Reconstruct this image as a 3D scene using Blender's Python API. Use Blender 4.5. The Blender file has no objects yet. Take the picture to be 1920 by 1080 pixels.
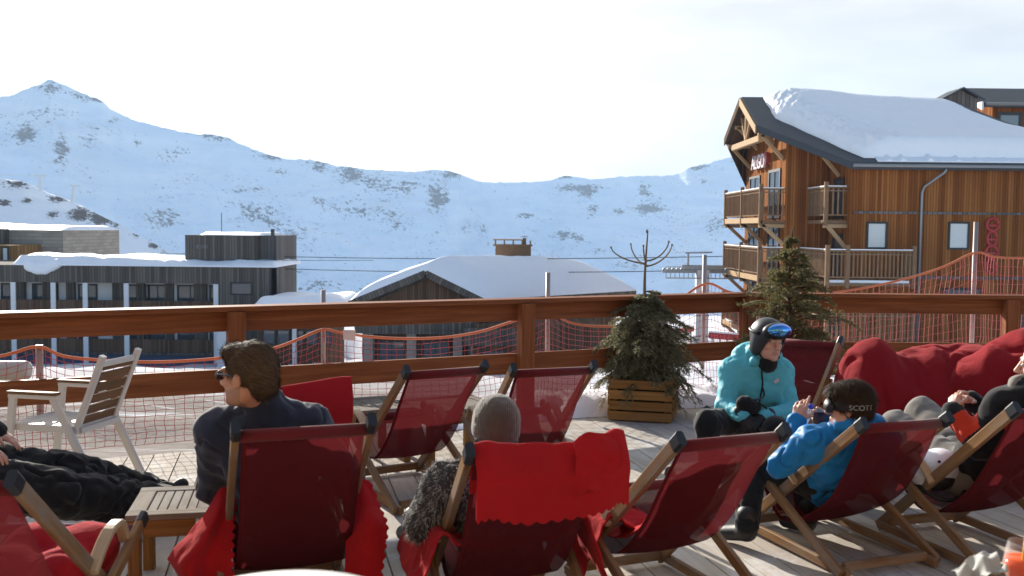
import bpy, bmesh, math, random
import numpy as np
from mathutils import Vector, Matrix, noise as mnoise
R = math.radians
rnd = random.Random(7)
scene = bpy.context.scene
COL = scene.collection

# ------------------------------------------------------------------ camera
FPX = 1867.0                                   # focal length in photo pixels (1920 wide)
PITCH, ROLL = math.atan(112 / FPX), 0.010
EYE = Vector((0, 0, 1.7))
_H = Vector((1, 0, 0)); _F = Vector((0, math.cos(PITCH), -math.sin(PITCH))); _U = _H.cross(_F)
CR = _H * math.cos(ROLL) + _U * math.sin(ROLL)
CU = _U * math.cos(ROLL) - _H * math.sin(ROLL)
cam_data = bpy.data.cameras.new("camera"); cam = bpy.data.objects.new("camera", cam_data); COL.objects.link(cam)
cam.matrix_world = Matrix((( CR.x, CU.x, -_F.x, EYE.x), (CR.y, CU.y, -_F.y, EYE.y), (CR.z, CU.z, -_F.z, EYE.z), (0, 0, 0, 1)))
cam_data.sensor_width = 36.0; cam_data.lens = 36.0 * FPX / 1920.0
cam_data.clip_start = 0.05; cam_data.clip_end = 20000
cam_data.dof.use_dof = True; cam_data.dof.focus_distance = 9.5; cam_data.dof.aperture_fstop = 4.5
scene.camera = cam

def ray(px, py):
    return (_F + CR * ((px - 960) / FPX) - CU * ((py - 540) / FPX))
def P(px, py, Y):                              # the point at depth Y seen at photo pixel (px, py)
    d = ray(px, py); return EYE + d * (Y / d.y)
def PZ(px, py, z):                             # the point at height z
    d = ray(px, py); return EYE + d * ((z - EYE.z) / d.z)

# ------------------------------------------------------------------ light
SUN_EL, SUN_AZ = R(19.5), R(28)                  # azimuth measured to the left of the view direction
sdir = Vector((-math.sin(SUN_AZ) * math.cos(SUN_EL), math.cos(SUN_AZ) * math.cos(SUN_EL), math.sin(SUN_EL)))
sl = bpy.data.lights.new("sun", 'SUN'); sl.energy = 5.0; sl.angle = R(0.6); sl.color = (1.0, 0.93, 0.83)
so = bpy.data.objects.new("sun", sl); COL.objects.link(so)
so.rotation_euler = (-sdir).to_track_quat('-Z', 'Y').to_euler()

world = bpy.data.worlds.new("World"); scene.world = world; world.use_nodes = True
wt = world.node_tree; wt.nodes.clear()
def wn(t, **k):
    n = wt.nodes.new(t)
    for a, b in k.items(): setattr(n, a, b)
    return n
wl = wt.links.new
out = wn('ShaderNodeOutputWorld'); bg = wn('ShaderNodeBackground'); wl(bg.outputs[0], out.inputs[0])
sky = wn('ShaderNodeTexSky', sky_type='NISHITA', sun_disc=False, sun_elevation=SUN_EL, sun_rotation=-SUN_AZ, altitude=2300, air_density=1.0, dust_density=0.6, ozone_density=1.0)
bg.inputs[1].default_value = 0.10
# thin bright cloud veil round the sun and along the horizon, blue sky overhead and behind
tc = wn('ShaderNodeTexCoord')
dot = wn('ShaderNodeVectorMath', operation='DOT_PRODUCT'); wl(tc.outputs['Generated'], dot.inputs[0]); dot.inputs[1].default_value = Vector((-0.28, 0.92, 0.26)).normalized()
mr = wn('ShaderNodeMapRange', interpolation_type='SMOOTHSTEP'); wl(dot.outputs['Value'], mr.inputs[0])
mr.inputs[1].default_value = 0.2; mr.inputs[2].default_value = 0.6
mp = wn('ShaderNodeMapping'); wl(tc.outputs['Generated'], mp.inputs[0]); mp.inputs['Scale'].default_value = (2.0, 2.0, 9.0)
nz = wn('ShaderNodeTexNoise'); nz.inputs['Scale'].default_value = 2.2; nz.inputs['Detail'].default_value = 6; nz.inputs['Roughness'].default_value = 0.55; wl(mp.outputs[0], nz.inputs[0])
cr = wn('ShaderNodeValToRGB'); wl(nz.outputs[0], cr.inputs[0])
cr.color_ramp.elements[0].position = 0.3; cr.color_ramp.elements[0].color = (3.25, 3.13, 2.99, 1)
cr.color_ramp.elements[1].position = 0.62; cr.color_ramp.elements[1].color = (4.3, 4.17, 3.98, 1)
mx = wn('ShaderNodeMix', data_type='RGBA'); wl(mr.outputs[0], mx.inputs[0]); wl(sky.outputs[0], mx.inputs[6]); 
d2 = wn('ShaderNodeVectorMath', operation='DOT_PRODUCT'); wl(tc.outputs['Generated'], d2.inputs[0]); d2.inputs[1].default_value = sdir
m2 = wn('ShaderNodeMapRange'); wl(d2.outputs['Value'], m2.inputs[0]); m2.inputs[1].default_value = 0.72; m2.inputs[2].default_value = 0.97; m2.inputs[3].default_value = 0.92; m2.inputs[4].default_value = 1.7
vm = wn('ShaderNodeVectorMath', operation='SCALE'); wl(cr.outputs[0], vm.inputs[0]); wl(m2.outputs[0], vm.inputs['Scale'])
wl(vm.outputs[0], mx.inputs[7])
wl(mx.outputs[2], bg.inputs[0])

vs = scene.view_settings; vs.view_transform = 'Standard'; vs.look = 'None'; vs.exposure = 1.2; vs.gamma = 1.0
scene.cycles.use_denoising = True
scene.cycles.max_bounces = 8; scene.cycles.transparent_max_bounces = 24; scene.cycles.volume_bounces = 1
scene.render.film_transparent = False
# ------------------------------------------------------------------ materials
MATS = {}
class NT:
    def __init__(s, name):
        s.m = bpy.data.materials.new(name); s.m.use_nodes = True; s.t = s.m.node_tree
        s.b = s.t.nodes['Principled BSDF']; s.o = s.t.nodes['Material Output']; MATS[name] = s.m
    def n(s, t, ins=None, **k):
        x = s.t.nodes.new(t)
        for a, b in k.items(): setattr(x, a, b)
        for a, b in (ins or {}).items(): s.put(x.inputs[a], b)
        return x
    def put(s, sock, v):
        if isinstance(v, bpy.types.NodeSocket): s.t.links.new(v, sock)
        elif hasattr(v, 'outputs'): s.t.links.new(v.outputs[0], sock)
        else: sock.default_value = v
    def coord(s, kind='Object', scale=(1, 1, 1)):
        c = s.n('ShaderNodeTexCoord'); m = s.n('ShaderNodeMapping', {'Vector': c.outputs[kind], 'Scale': scale}); return m.outputs[0]
    def noise(s, vec, scale=5, detail=4, rough=0.55, dist=0.0):
        return s.n('ShaderNodeTexNoise', {'Vector': vec, 'Scale': scale, 'Detail': detail, 'Roughness': rough, 'Distortion': dist}).outputs[0]
    def ramp(s, fac, stops):
        r = s.n('ShaderNodeValToRGB', {0: fac}); e = r.color_ramp.elements
        while len(e) < len(stops): e.new(0.5)
        for i, (p, c) in enumerate(stops):
            e[i].position = p; e[i].color = (*c, 1) if len(c) == 3 else c
        return r.outputs[0]
    def mix(s, fac, a, b, mode='MIX'):
        x = s.n('ShaderNodeMix', data_type='RGBA', blend_type=mode)
        for i, v in ((0, fac), (6, a), (7, b)):
            if isinstance(v, tuple) and len(v) == 3: v = (*v, 1)
            s.put(x.inputs[i], v)
        return x.outputs[2]
    def math(s, op, a, b=0.0, clamp=False):
        return s.n('ShaderNodeMath', {0: a, 1: b}, operation=op, use_clamp=clamp).outputs[0]
    def bump(s, h, strength=0.3, dist=0.01):
        s.put(s.b.inputs['Normal'], s.n('ShaderNodeBump', {'Height': h, 'Strength': strength, 'Distance': dist}))
    def set(s, col=None, rough=0.6, metal=0.0, spec=0.4):
        if col is not None: s.put(s.b.inputs['Base Color'], (*col, 1) if isinstance(col, tuple) and len(col) == 3 else col)
        s.put(s.b.inputs['Roughness'], rough); s.b.inputs['Metallic'].default_value = metal; s.b.inputs['Specular IOR Level'].default_value = spec
        return s

def wood(name, dark, light, grey=None, rough=0.6, isl=0.35, su=2.2, sv=45, spec=0.06):
    s = NT(name); uv = s.coord('UV', (su, sv, 1)); obj = s.n('ShaderNodeObjectInfo')
    geo = s.n('ShaderNodeNewGeometry')
    off = s.n('ShaderNodeVectorMath', {0: uv, 1: s.n('ShaderNodeCombineXYZ', {0: s.math('MULTIPLY', geo.outputs['Random Per Island'], 37), 1: s.math('MULTIPLY', geo.outputs['Random Per Island'], 91)})}, operation='ADD').outputs[0]
    g = s.noise(off, 1.0, 6, 0.65, 0.4)
    c = s.ramp(g, [(0.3, dark), (0.7, light)])
    c = s.mix(s.math('MULTIPLY', geo.outputs['Random Per Island'], isl), c, tuple(x * 0.55 for x in dark))
    if grey:
        w = s.noise(s.coord('UV', (3, 9, 1)), 1.2, 4)
        c = s.mix(s.ramp(w, [(0.42, (0, 0, 0)), (0.66, (1, 1, 1))]), c, grey)
    s.set(c, rough, 0, spec); s.bump(g, 0.25, 0.004); return s.m

def fabric(name, col, var=0.75, rough=0.9, scale=320, sheen=0.15, soft=6, bumpd=0.0006):
    s = NT(name); v = s.coord('Object')
    big = s.noise(v, soft, 3)
    c = s.mix(big, tuple(x * var for x in col), tuple(min(1, x * (2 - var)) for x in col))
    s.set(c, rough, 0, 0.15); s.b.inputs['Sheen Weight'].default_value = sheen
    s.bump(s.noise(v, scale, 2), 0.35, bumpd); return s.m

def plain(name, col, rough=0.5, metal=0.0, var=0.85, spec=0.4):
    s = NT(name); v = s.coord('Object')
    s.set(s.mix(s.noise(v, 9, 4), tuple(x * var for x in col), col), s.math('ADD', s.math('MULTIPLY', s.noise(v, 25, 3), 0.2), rough - 0.1), metal, spec); return s.m

def siding(name, dark, mid, light, w=0.14, rough=0.75, streak=0.5):
    s = NT(name); u = s.n('ShaderNodeTexCoord').outputs['UV']; xy = s.n('ShaderNodeSeparateXYZ', {0: u})
    k = s.math('DIVIDE', xy.outputs[0], w); fl = s.math('FLOOR', k); fr = s.math('FRACT', k)
    wn_ = s.n('ShaderNodeTexWhiteNoise', {'W': fl}, noise_dimensions='1D')
    g = s.noise(s.n('ShaderNodeCombineXYZ', {0: s.math('MULTIPLY', xy.outputs[0], 30), 1: s.math('ADD', s.math('MULTIPLY', xy.outputs[1], 0.7), s.math('MULTIPLY', wn_.outputs[0], 50))}).outputs[0], 1.0, 5, 0.6)
    c = s.ramp(s.math('ADD', s.math('MULTIPLY', wn_.outputs[0], 0.6), s.math('MULTIPLY', g, 0.5)), [(0.1, dark), (0.45, mid), (0.9, light)])
    big = s.noise(s.coord('UV', (0.25, 0.18, 1)), 1.6, 4)
    c = s.mix(s.math('MULTIPLY', big, streak), c, dark)
    groove = s.ramp(fr, [(0.0, (0, 0, 0)), (0.1, (1, 1, 1)), (0.9, (1, 1, 1)), (1.0, (0, 0, 0))])
    c = s.mix(groove, tuple(x * 0.35 for x in dark), c)
    s.set(c, 0.9, 0, 0.03); s.bump(groove, 0.6, 0.02); return s.m

def snowmat(name, col=(0.86, 0.88, 0.92), bscale=3.0, bd=0.05, fine=60):
    s = NT(name); v = s.coord('Object')
    s.set(s.mix(s.noise(v, 2.0, 5), tuple(x * 0.93 for x in col), col), 0.55, 0, 0.3)
    h = s.math('ADD', s.noise(v, bscale, 6), s.math('MULTIPLY', s.noise(v, fine, 3), 0.12)); s.bump(h, 0.35, bd); return s.m

def glassmat(name, tint=(0.05, 0.06, 0.07), rough=0.06):
    s = NT(name); s.set(tint, rough, 0, 1.0); return s.m

# ------------------------------------------------------------------ mesh builder
class MB:
    def __init__(s): s.v = []; s.f = []; s.uv = []; s.mi = []; s.sm = []
    def face(s, idx, uvs, mi=0, smooth=False): s.f.append(idx); s.uv.append(uvs); s.mi.append(mi); s.sm.append(smooth)
    def poly(s, pts, mi=0, uvmode='wall'):
        b = len(s.v); pts = [Vector(p) for p in pts]; s.v += pts
        n = Vector((0, 0, 0))
        for i in range(1, len(pts) - 1): n += (pts[i] - pts[0]).cross(pts[i + 1] - pts[0])
        n.normalize()
        if abs(n.z) > 0.9: uvs = [(p.x, p.y) for p in pts]
        else:
            h = Vector((-n.y, n.x, 0)).normalized(); w = n.cross(h)
            uvs = [(p.dot(h), p.dot(w)) for p in pts]
        s.face(list(range(b, b + len(pts))), uvs, mi); return s
    def prism(s, poly, vec, mi=0):                # polygon swept along vec (closed)
        poly = [Vector(p) for p in poly]; vec = Vector(vec); top = [p + vec for p in poly]; n = len(poly)
        nn = Vector((0, 0, 0))
        for i in range(1, n - 1): nn += (poly[i] - poly[0]).cross(poly[i + 1] - poly[0])
        if nn.dot(vec) > 0: poly, top = poly[::-1], top[::-1]
        s.poly(poly, mi); s.poly(top[::-1], mi)
        for i in range(n):
            j = (i + 1) % n; s.poly([poly[j], poly[i], top[i], top[j]], mi)
        return s
    def box(s, a, b, mi=0):
        a = Vector(a); b = Vector(b); x0, y0, z0 = (min(a[i], b[i]) for i in range(3)); x1, y1, z1 = (max(a[i], b[i]) for i in range(3))
        return s.prism([(x0, y0, z0), (x1, y0, z0), (x1, y1, z0), (x0, y1, z0)], (0, 0, z1 - z0), mi)
    def bar(s, p0, p1, w, h, up=(0, 0, 1), ch=0.12, mi=0):   # chamfered bar, uv grain along length
        p0 = Vector(p0); p1 = Vector(p1); d = p1 - p0; L = d.length; d.normalize(); up = Vector(up)
        if abs(d.dot(up)) > 0.98: up = Vector((0, 1, 0))
        x = d.cross(up).normalized(); y = x.cross(d).normalized(); c = min(w, h) * ch
        a, b = w / 2, h / 2
        prof = [(-a + c, -b), (a - c, -b), (a, -b + c), (a, b - c), (a - c, b), (-a + c, b), (-a, b - c), (-a, -b + c)]
        base = len(s.v); n = 8; o = rnd.random() * 50
        for p in (p0, p1):
            for (i, j) in prof: s.v.append(p + x * i + y * j)
        per = [0]
        for i in range(n): per.append(per[-1] + math.dist(prof[i], prof[(i + 1) % n]))
        for i in range(n):
            j = (i + 1) % n
            s.face([base + i, base + j, base + n + j, base + n + i], [(o, o + per[i]), (o, o + per[i + 1]), (o + L, o + per[i + 1]), (o + L, o + per[i])], mi)
        s.face([base + i for i in range(n)][::-1], [(o + q[0], o + q[1]) for q in prof][::-1], mi)
        s.face([base + n + i for i in range(n)], [(o + q[0], o + q[1]) for q in prof], mi); return s
    def tube(s, pts, r, n=8, mi=0, flat=None, closed_ends=True):
        pts = [Vector(p) for p in pts]; base = len(s.v); m = len(pts); L = 0; up = Vector((0, 0, 1)); x = None
        for i, p in enumerate(pts):
            d = (pts[min(i + 1, m - 1)] - pts[max(i - 1, 0)]).normalized()
            if x is None:
                x = d.cross(up if abs(d.z) < 0.95 else Vector((0, 1, 0))).normalized()
            x = (x - d * x.dot(d)).normalized(); y = x.cross(d)
            rr = r[i] if hasattr(r, '__len__') else r
            for k in range(n):
                t = 2 * math.pi * k / n; s.v.append(p + (x * math.cos(t) + y * math.sin(t)) * rr)
        for i in range(m - 1):
            l2 = L + (pts[i + 1] - pts[i]).length
            for k in range(n):
                k2 = (k + 1) % n
                s.face([base + i * n + k, base + i * n + k2, base + (i + 1) * n + k2, base + (i + 1) * n + k][::-1],
                       [(L, k / n * .1), (L, (k + 1) / n * .1), (l2, (k + 1) / n * .1), (l2, k / n * .1)][::-1], mi, n > 4)
            L = l2
        if closed_ends:
            s.face([base + k for k in range(n)], [(0, 0)] * n, mi); s.face([base + (m - 1) * n + k for k in range(n)][::-1], [(0, 0)] * n, mi)
        return s
    def lathe(s, prof, c=(0, 0, 0), n=24, mi=0):
        base = len(s.v); c = Vector(c); m = len(prof)
        for (r, z) in prof:
            for k in range(n):
                t = 2 * math.pi * k / n; s.v.append(c + Vector((r * math.cos(t), r * math.sin(t), z)))
        for i in range(m - 1):
            for k in range(n):
                k2 = (k + 1) % n
                s.face([base + i * n + k, base + i * n + k2, base + (i + 1) * n + k2, base + (i + 1) * n + k], [(k / n, i / m)] * 4, mi, True)
        if prof[0][0] > 1e-4: s.face([base + k for k in range(n)][::-1], [(0, 0)] * n, mi)
        if prof[-1][0] > 1e-4: s.face([base + (m - 1) * n + k for k in range(n)], [(0, 0)] * n, mi)
        return s
    def grid(s, G, mi=0, smooth=True, uvs=(1, 1)):   # G: rows of points
        base = len(s.v); m, n = len(G), len(G[0])
        for row in G: s.v += [Vector(p) for p in row]
        for i in range(m - 1):
            for j in range(n - 1):
                s.face([base + i * n + j, base + i * n + j + 1, base + (i + 1) * n + j + 1, base + (i + 1) * n + j],
                       [(j / n * uvs[0], i / m * uvs[1]), ((j + 1) / n * uvs[0], i / m * uvs[1]), ((j + 1) / n * uvs[0], (i + 1) / m * uvs[1]), (j / n * uvs[0], (i + 1) / m * uvs[1])], mi, smooth)
        return s
    def build(s, name, mats, parent=None, **props):
        me = bpy.data.meshes.new(name); me.from_pydata([tuple(v) for v in s.v], [], s.f)
        for m in (mats if isinstance(mats, (list, tuple)) else [mats]): me.materials.append(m)
        ul = me.uv_layers.new(name="UVMap"); ul.data.foreach_set("uv", np.array([c for u in s.uv for q in u for c in q], dtype=np.float32))
        me.polygons.foreach_set("material_index", np.array(s.mi, dtype=np.int32)); me.polygons.foreach_set("use_smooth", np.array(s.sm, dtype=bool))
        me.update(); return link(name, me, parent, **props)

def link(name, me, parent=None, **props):
    o = bpy.data.objects.new(name, me); COL.objects.link(o)
    if parent is not None: o.parent = parent
    for k, v in props.items(): o[k] = v
    return o
def thing(name, label, cat, loc=(0, 0, 0), rz=0.0, group=None):
    o = bpy.data.objects.new(name, None); COL.objects.link(o); o.location = loc; o.rotation_euler = (0, 0, rz); o.empty_display_size = 0.1
    o['label'] = label; o['category'] = cat
    if group: o['group'] = group
    return o
def tag(o, label, cat, group=None):
    o['label'] = label; o['category'] = cat
    if group: o['group'] = group
    return o
def copy_tree(o, parent=None):
    c = o.copy(); COL.objects.link(c)
    if parent is not None: c.parent = parent
    for ch in list(o.children): copy_tree(ch, c)
    return c
def solid(o, t, off=0.0, sub=0):
    if sub: m = o.modifiers.new('sub', 'SUBSURF'); m.levels = m.render_levels = sub
    m = o.modifiers.new('solid', 'SOLIDIFY'); m.thickness = t; m.offset = off; return o

# ------------------------------------------------------------------ implicit surfaces -> one continuous mesh
def V(*a): return Vector(a)
class SDF:
    def __init__(s): s.p = []
    def cone(s, a, b, ra, rb=None, k=0.02, n=None, fl=1.0, op='add'):
        s.p.append(('c', Vector(a), Vector(b), ra, ra if rb is None else rb, k, None if n is None else Vector(n).normalized(), fl, op)); return s
    def ell(s, c, r, k=0.02, M=None, op='add'):
        s.p.append(('e', Vector(c), Vector(r), M, k, op)); return s
    def mesh(s, vox):
        lo = np.full(3, 1e9); hi = np.full(3, -1e9)
        for q in s.p:
            if q[-1] != 'add': continue
            if q[0] == 'c':
                r = max(q[3], q[4]) + 0.02
                for e in (q[1], q[2]): lo = np.minimum(lo, np.array(e) - r); hi = np.maximum(hi, np.array(e) + r)
            else:
                r = max(q[2]) + 0.02; lo = np.minimum(lo, np.array(q[1]) - r); hi = np.maximum(hi, np.array(q[1]) + r)
        lo -= 3 * vox; hi += 3 * vox
        dim = np.ceil((hi - lo) / vox).astype(int) + 1
        D = np.full(dim, 0.15, dtype=np.float32)
        ax = [lo[i] + vox * np.arange(dim[i], dtype=np.float64) for i in range(3)]
        for q in s.p:
            if q[0] == 'c':
                _, a, b, ra, rb, k, n, fl, op = q; m = max(ra, rb) + k + 3 * vox
                l = np.minimum(np.array(a), np.array(b)) - m; h = np.maximum(np.array(a), np.array(b)) + m
            else:
                _, c, r, M, k, op = q; m = max(r) + k + 3 * vox; l = np.array(c) - m; h = np.array(c) + m
            i0 = np.clip(((l - lo) / vox).astype(int), 0, dim); i1 = np.clip(((h - lo) / vox).astype(int) + 2, 0, dim)
            if (i1 <= i0).any(): continue
            X, Y, Z = np.meshgrid(*(ax[i][i0[i]:i1[i]].astype(np.float32) for i in range(3)), indexing='ij', sparse=True)
            if q[0] == 'c':
                ba = b - a; L2 = max(ba.length_squared, 1e-9)
                px, py, pz = X - a.x, Y - a.y, Z - a.z
                t = np.clip((px * ba.x + py * ba.y + pz * ba.z) / L2, 0, 1)
                qx, qy, qz = px - t * ba.x, py - t * ba.y, pz - t * ba.z
                if n is not None:
                    dn = (qx * n.x + qy * n.y + qz * n.z) * (fl - 1); qx = qx + dn * n.x; qy = qy + dn * n.y; qz = qz + dn * n.z
                d = np.sqrt(qx * qx + qy * qy + qz * qz) - (ra + (rb - ra) * t)
            else:
                px, py, pz = X - c.x, Y - c.y, Z - c.z
                if M is not None:
                    px, py, pz = (M[0][0] * px + M[1][0] * py + M[2][0] * pz, M[0][1] * px + M[1][1] * py + M[2][1] * pz, M[0][2] * px + M[1][2] * py + M[2][2] * pz)
                k0 = np.sqrt((px / r.x) ** 2 + (py / r.y) ** 2 + (pz / r.z) ** 2)
                k1 = np.sqrt((px / r.x ** 2) ** 2 + (py / r.y ** 2) ** 2 + (pz / r.z ** 2) ** 2) + 1e-9
                d = k0 * (k0 - 1) / k1
            sl_ = tuple(slice(i0[i], i1[i]) for i in range(3)); A = D[sl_]; k = max(k, 1e-4)
            if op == 'add':
                h_ = np.clip(0.5 + 0.5 * (A - d) / k, 0, 1); D[sl_] = A * (1 - h_) + d * h_ - k * h_ * (1 - h_)
            else:
                d = -d; h_ = np.clip(0.5 - 0.5 * (A - d) / k, 0, 1); D[sl_] = A * (1 - h_) + d * h_ + k * h_ * (1 - h_)
        return surface_nets(D, lo, vox)

def surface_nets(D, lo, vox):
    neg = D < 0
    c = [neg[i:neg.shape[0] - 1 + i, j:neg.shape[1] - 1 + j, k:neg.shape[2] - 1 + k] for i in (0, 1) for j in (0, 1) for k in (0, 1)]
    cnt = sum(x.astype(np.int8) for x in c); act = (cnt > 0) & (cnt < 8)
    ijk = np.argwhere(act); vid = np.full(act.shape, -1, dtype=np.int64); vid[act] = np.arange(len(ijk))
    cs = [(i, j, k) for i in (0, 1) for j in (0, 1) for k in (0, 1)]
    vals = {o: D[ijk[:, 0] + o[0], ijk[:, 1] + o[1], ijk[:, 2] + o[2]] for o in cs}
    acc = np.zeros((len(ijk), 3)); num = np.zeros(len(ijk))
    for a in cs:
        for ax_ in range(3):
            if a[ax_] == 0:
                b = list(a); b[ax_] = 1; b = tuple(b); va, vb = vals[a], vals[b]; m = (va < 0) != (vb < 0)
                t = np.where(m, va / np.where(m, va - vb, 1), 0); p = np.tile(np.array(a, dtype=float), (len(ijk), 1)); p[:, ax_] = t
                acc += p * m[:, None]; num += m
    verts = lo + vox * (ijk + acc / num[:, None])
    faces = []
    for ax_ in range(3):
        u, w = [(1, 2), (2, 0), (0, 1)][ax_]
        s0 = [slice(None)] * 3; s1 = [slice(None)] * 3; s0[ax_] = slice(0, -1); s1[ax_] = slice(1, None)
        a, b = neg[tuple(s0)], neg[tuple(s1)]; e = np.argwhere(a != b); e = e[(e[:, u] > 0) & (e[:, w] > 0) & (e[:, u] < act.shape[u]) & (e[:, w] < act.shape[w])]
        def vv(du, dw):
            q = e.copy(); q[:, u] -= du; q[:, w] -= dw; return vid[q[:, 0], q[:, 1], q[:, 2]]
        Q = np.stack([vv(1, 1), vv(0, 1), vv(0, 0), vv(1, 0)], 1); fl = ~a[e[:, 0], e[:, 1], e[:, 2]]
        Q[fl] = Q[fl][:, ::-1]; faces.append(Q)
    F = np.concatenate(faces); return verts, F[(F >= 0).all(1)]

def wrinkle(verts, amp, scale, seed=0.0, stretch=(1, 1, 1), ridged=True):
    out = np.empty_like(verts); o = Vector((seed * 3.1, seed * 7.7, seed * 1.3))
    for i, p in enumerate(verts):
        q = Vector((p[0] * stretch[0], p[1] * stretch[1], p[2] * stretch[2])) * scale + o
        n = mnoise.noise_vector(q); n2 = mnoise.noise(q * 2.3)
        a = (1 - abs(n.x) * 2.2) * .7 - 1.3 * max(0.0, 1 - abs(n.z) * 7) * max(0.0, min(1.0, .5 + 3 * n.y)) if ridged else n.x
        out[i] = (a, n.y, n2)
    return out
def sdf_obj(name, S, vox, mats, parent=None, amp=0.0, scale=9.0, seed=0.0, smooth_it=2, matfn=None, stretch=(1, 1, 1), **props):
    vs_, F = S.mesh(vox)
    me = bpy.data.meshes.new(name); me.vertices.add(len(vs_)); me.loops.add(F.size); me.polygons.add(len(F))
    me.vertices.foreach_set("co", vs_.astype(np.float32).ravel()); me.loops.foreach_set("vertex_index", F.ravel().astype(np.int32))
    me.polygons.foreach_set("loop_start", (np.arange(len(F)) * 4).astype(np.int32)); me.update(calc_edges=True); me.validate()
    if amp:
        nn = np.empty(len(vs_) * 3, dtype=np.float32); me.vertices.foreach_get("normal", nn); nn = nn.reshape(-1, 3)
        w = wrinkle(vs_, amp, scale, seed, stretch); vs_ = vs_ + nn * (amp * (w[:, 0] * 0.9 + w[:, 2] * 0.5))[:, None]
        me.vertices.foreach_set("co", vs_.astype(np.float32).ravel()); me.update()
    me.polygons.foreach_set("use_smooth", np.ones(len(F), dtype=bool))
    for m in (mats if isinstance(mats, (list, tuple)) else [mats]): me.materials.append(m)
    if matfn is not None:
        cen = vs_[F].mean(1); me.polygons.foreach_set("material_index", matfn(cen).astype(np.int32))
    o = link(name, me, parent, **props)
    if smooth_it:
        m = o.modifiers.new('smooth', 'SMOOTH'); m.factor = 0.5; m.iterations = smooth_it
    return o

def catmull(p0, p1, p2, p3, t):
    return 0.5 * ((2 * p1) + (p2 - p0) * t + (2 * p0 - 5 * p1 + 4 * p2 - p3) * t * t + (3 * p1 - p0 - 3 * p2 + p3) * t ** 3)
def spline(pts, n):
    pts = [Vector(p) for p in pts]; m = len(pts) - 1; r = []
    for i in range(n + 1):
        x = i / n * m; k = min(int(x), m - 1); t = x - k
        r.append(catmull(pts[max(k - 1, 0)], pts[k], pts[k + 1], pts[min(k + 2, m)], t))
    return r
def spline_grid(ctrl, m, n):
    rows = [spline(r, n) for r in ctrl]
    cols = [spline([rows[i][j] for i in range(len(rows))], m) for j in range(n + 1)]
    return [[cols[j][i] for j in range(n + 1)] for i in range(m + 1)]
# ------------------------------------------------------------------ shared materials
M_RAIL = wood('rail_wood', (0.15, 0.048, 0.020), (0.32, 0.12, 0.05), None, 0.55, 0.25, 1.4, 30)
M_TEAK = wood('teak', (0.17, 0.085, 0.036), (0.40, 0.235, 0.115), (0.25, 0.19, 0.145), 0.55, 0.3)
M_ARM = wood('pale_beech', (0.42, 0.30, 0.18), (0.62, 0.48, 0.32), None, 0.4, 0.2)
M_TABLE = wood('table_wood', (0.15, 0.12, 0.092), (0.29, 0.245, 0.20), (0.26, 0.24, 0.22), 0.8, 0.3, spec=0.02)
M_PLANTER = wood('planter_larch', (0.22, 0.11, 0.035), (0.42, 0.235, 0.085), None, 0.6, 0.45)
M_GREYWOOD = wood('grey_timber', (0.15, 0.085, 0.045), (0.34, 0.22, 0.135), None, 0.8, 0.4, spec=0.05)
M_BEAM = wood('pale_beam', (0.36, 0.23, 0.12), (0.55, 0.38, 0.22), None, 0.7, 0.3)
M_LARCH = siding('larch_siding', (0.115, 0.038, 0.012), (0.30, 0.104, 0.027), (0.48, 0.205, 0.066), streak=0.75)
M_DARKSIDE = siding('dark_siding', (0.068, 0.058, 0.05), (0.12, 0.104, 0.089), (0.20, 0.175, 0.15), 0.2)
M_GREYSIDE = siding('grey_siding', (0.09, 0.08, 0.075), (0.15, 0.135, 0.125), (0.22, 0.20, 0.19), 0.25)
M_BROWNSIDE = siding('brown_slats', (0.06, 0.035, 0.022), (0.12, 0.072, 0.045), (0.19, 0.12, 0.08), 0.16)
M_OCHRE = siding('ochre_panels', (0.14, 0.075, 0.03), (0.22, 0.12, 0.05), (0.30, 0.18, 0.08), 0.6)
M_ROOFMETAL = plain('roof_metal', (0.045, 0.055, 0.068), 0.55, 0.2)
M_GUTTER = plain('gutter_zinc', (0.30, 0.31, 0.32), 0.45, 0.7)
M_SNOW = snowmat('roof_snow')
M_WINDOW = glassmat('window_glass', (0.055, 0.07, 0.085))
M_SKYGLASS = plain('sky_reflection_glass', (0.60, 0.62, 0.62), 0.25, 0, 0.96)  # pane colour painted pale as a reflection of white sky
M_FRAME = plain('window_frame', (0.022, 0.024, 0.026), 0.5)
M_WHITE = plain('white_render', (0.72, 0.72, 0.72), 0.8, 0, 0.92)
M_METAL = plain('galvanised', (0.42, 0.42, 0.43), 0.45, 0.6)
M_BLACK = plain('black_plastic', (0.016, 0.017, 0.019), 0.5)
M_RED = plain('red_paint', (0.42, 0.03, 0.03), 0.45)
M_SIGNWHITE = plain('sign_white', (0.75, 0.66, 0.70), 0.5)

def stone_mat():
    s = NT('stone_cladding'); v = s.n('ShaderNodeTexCoord').outputs['UV']
    b = s.n('ShaderNodeTexBrick', {'Vector': v, 'Scale': 1.0, 'Color1': (0.34, 0.29, 0.23, 1), 'Color2': (0.22, 0.19, 0.16, 1), 'Mortar': (0.13, 0.115, 0.10, 1), 'Mortar Size': 0.02, 'Brick Width': 1.3, 'Row Height': 0.3})
    s.set(s.mix(s.math('MULTIPLY', s.noise(v, 1.5, 5), 0.6), b.outputs[0], (0.37, 0.33, 0.28)), 0.85); s.bump(b.outputs[1], 0.5, -0.03); return s.m
M_STONE = stone_mat()

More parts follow.
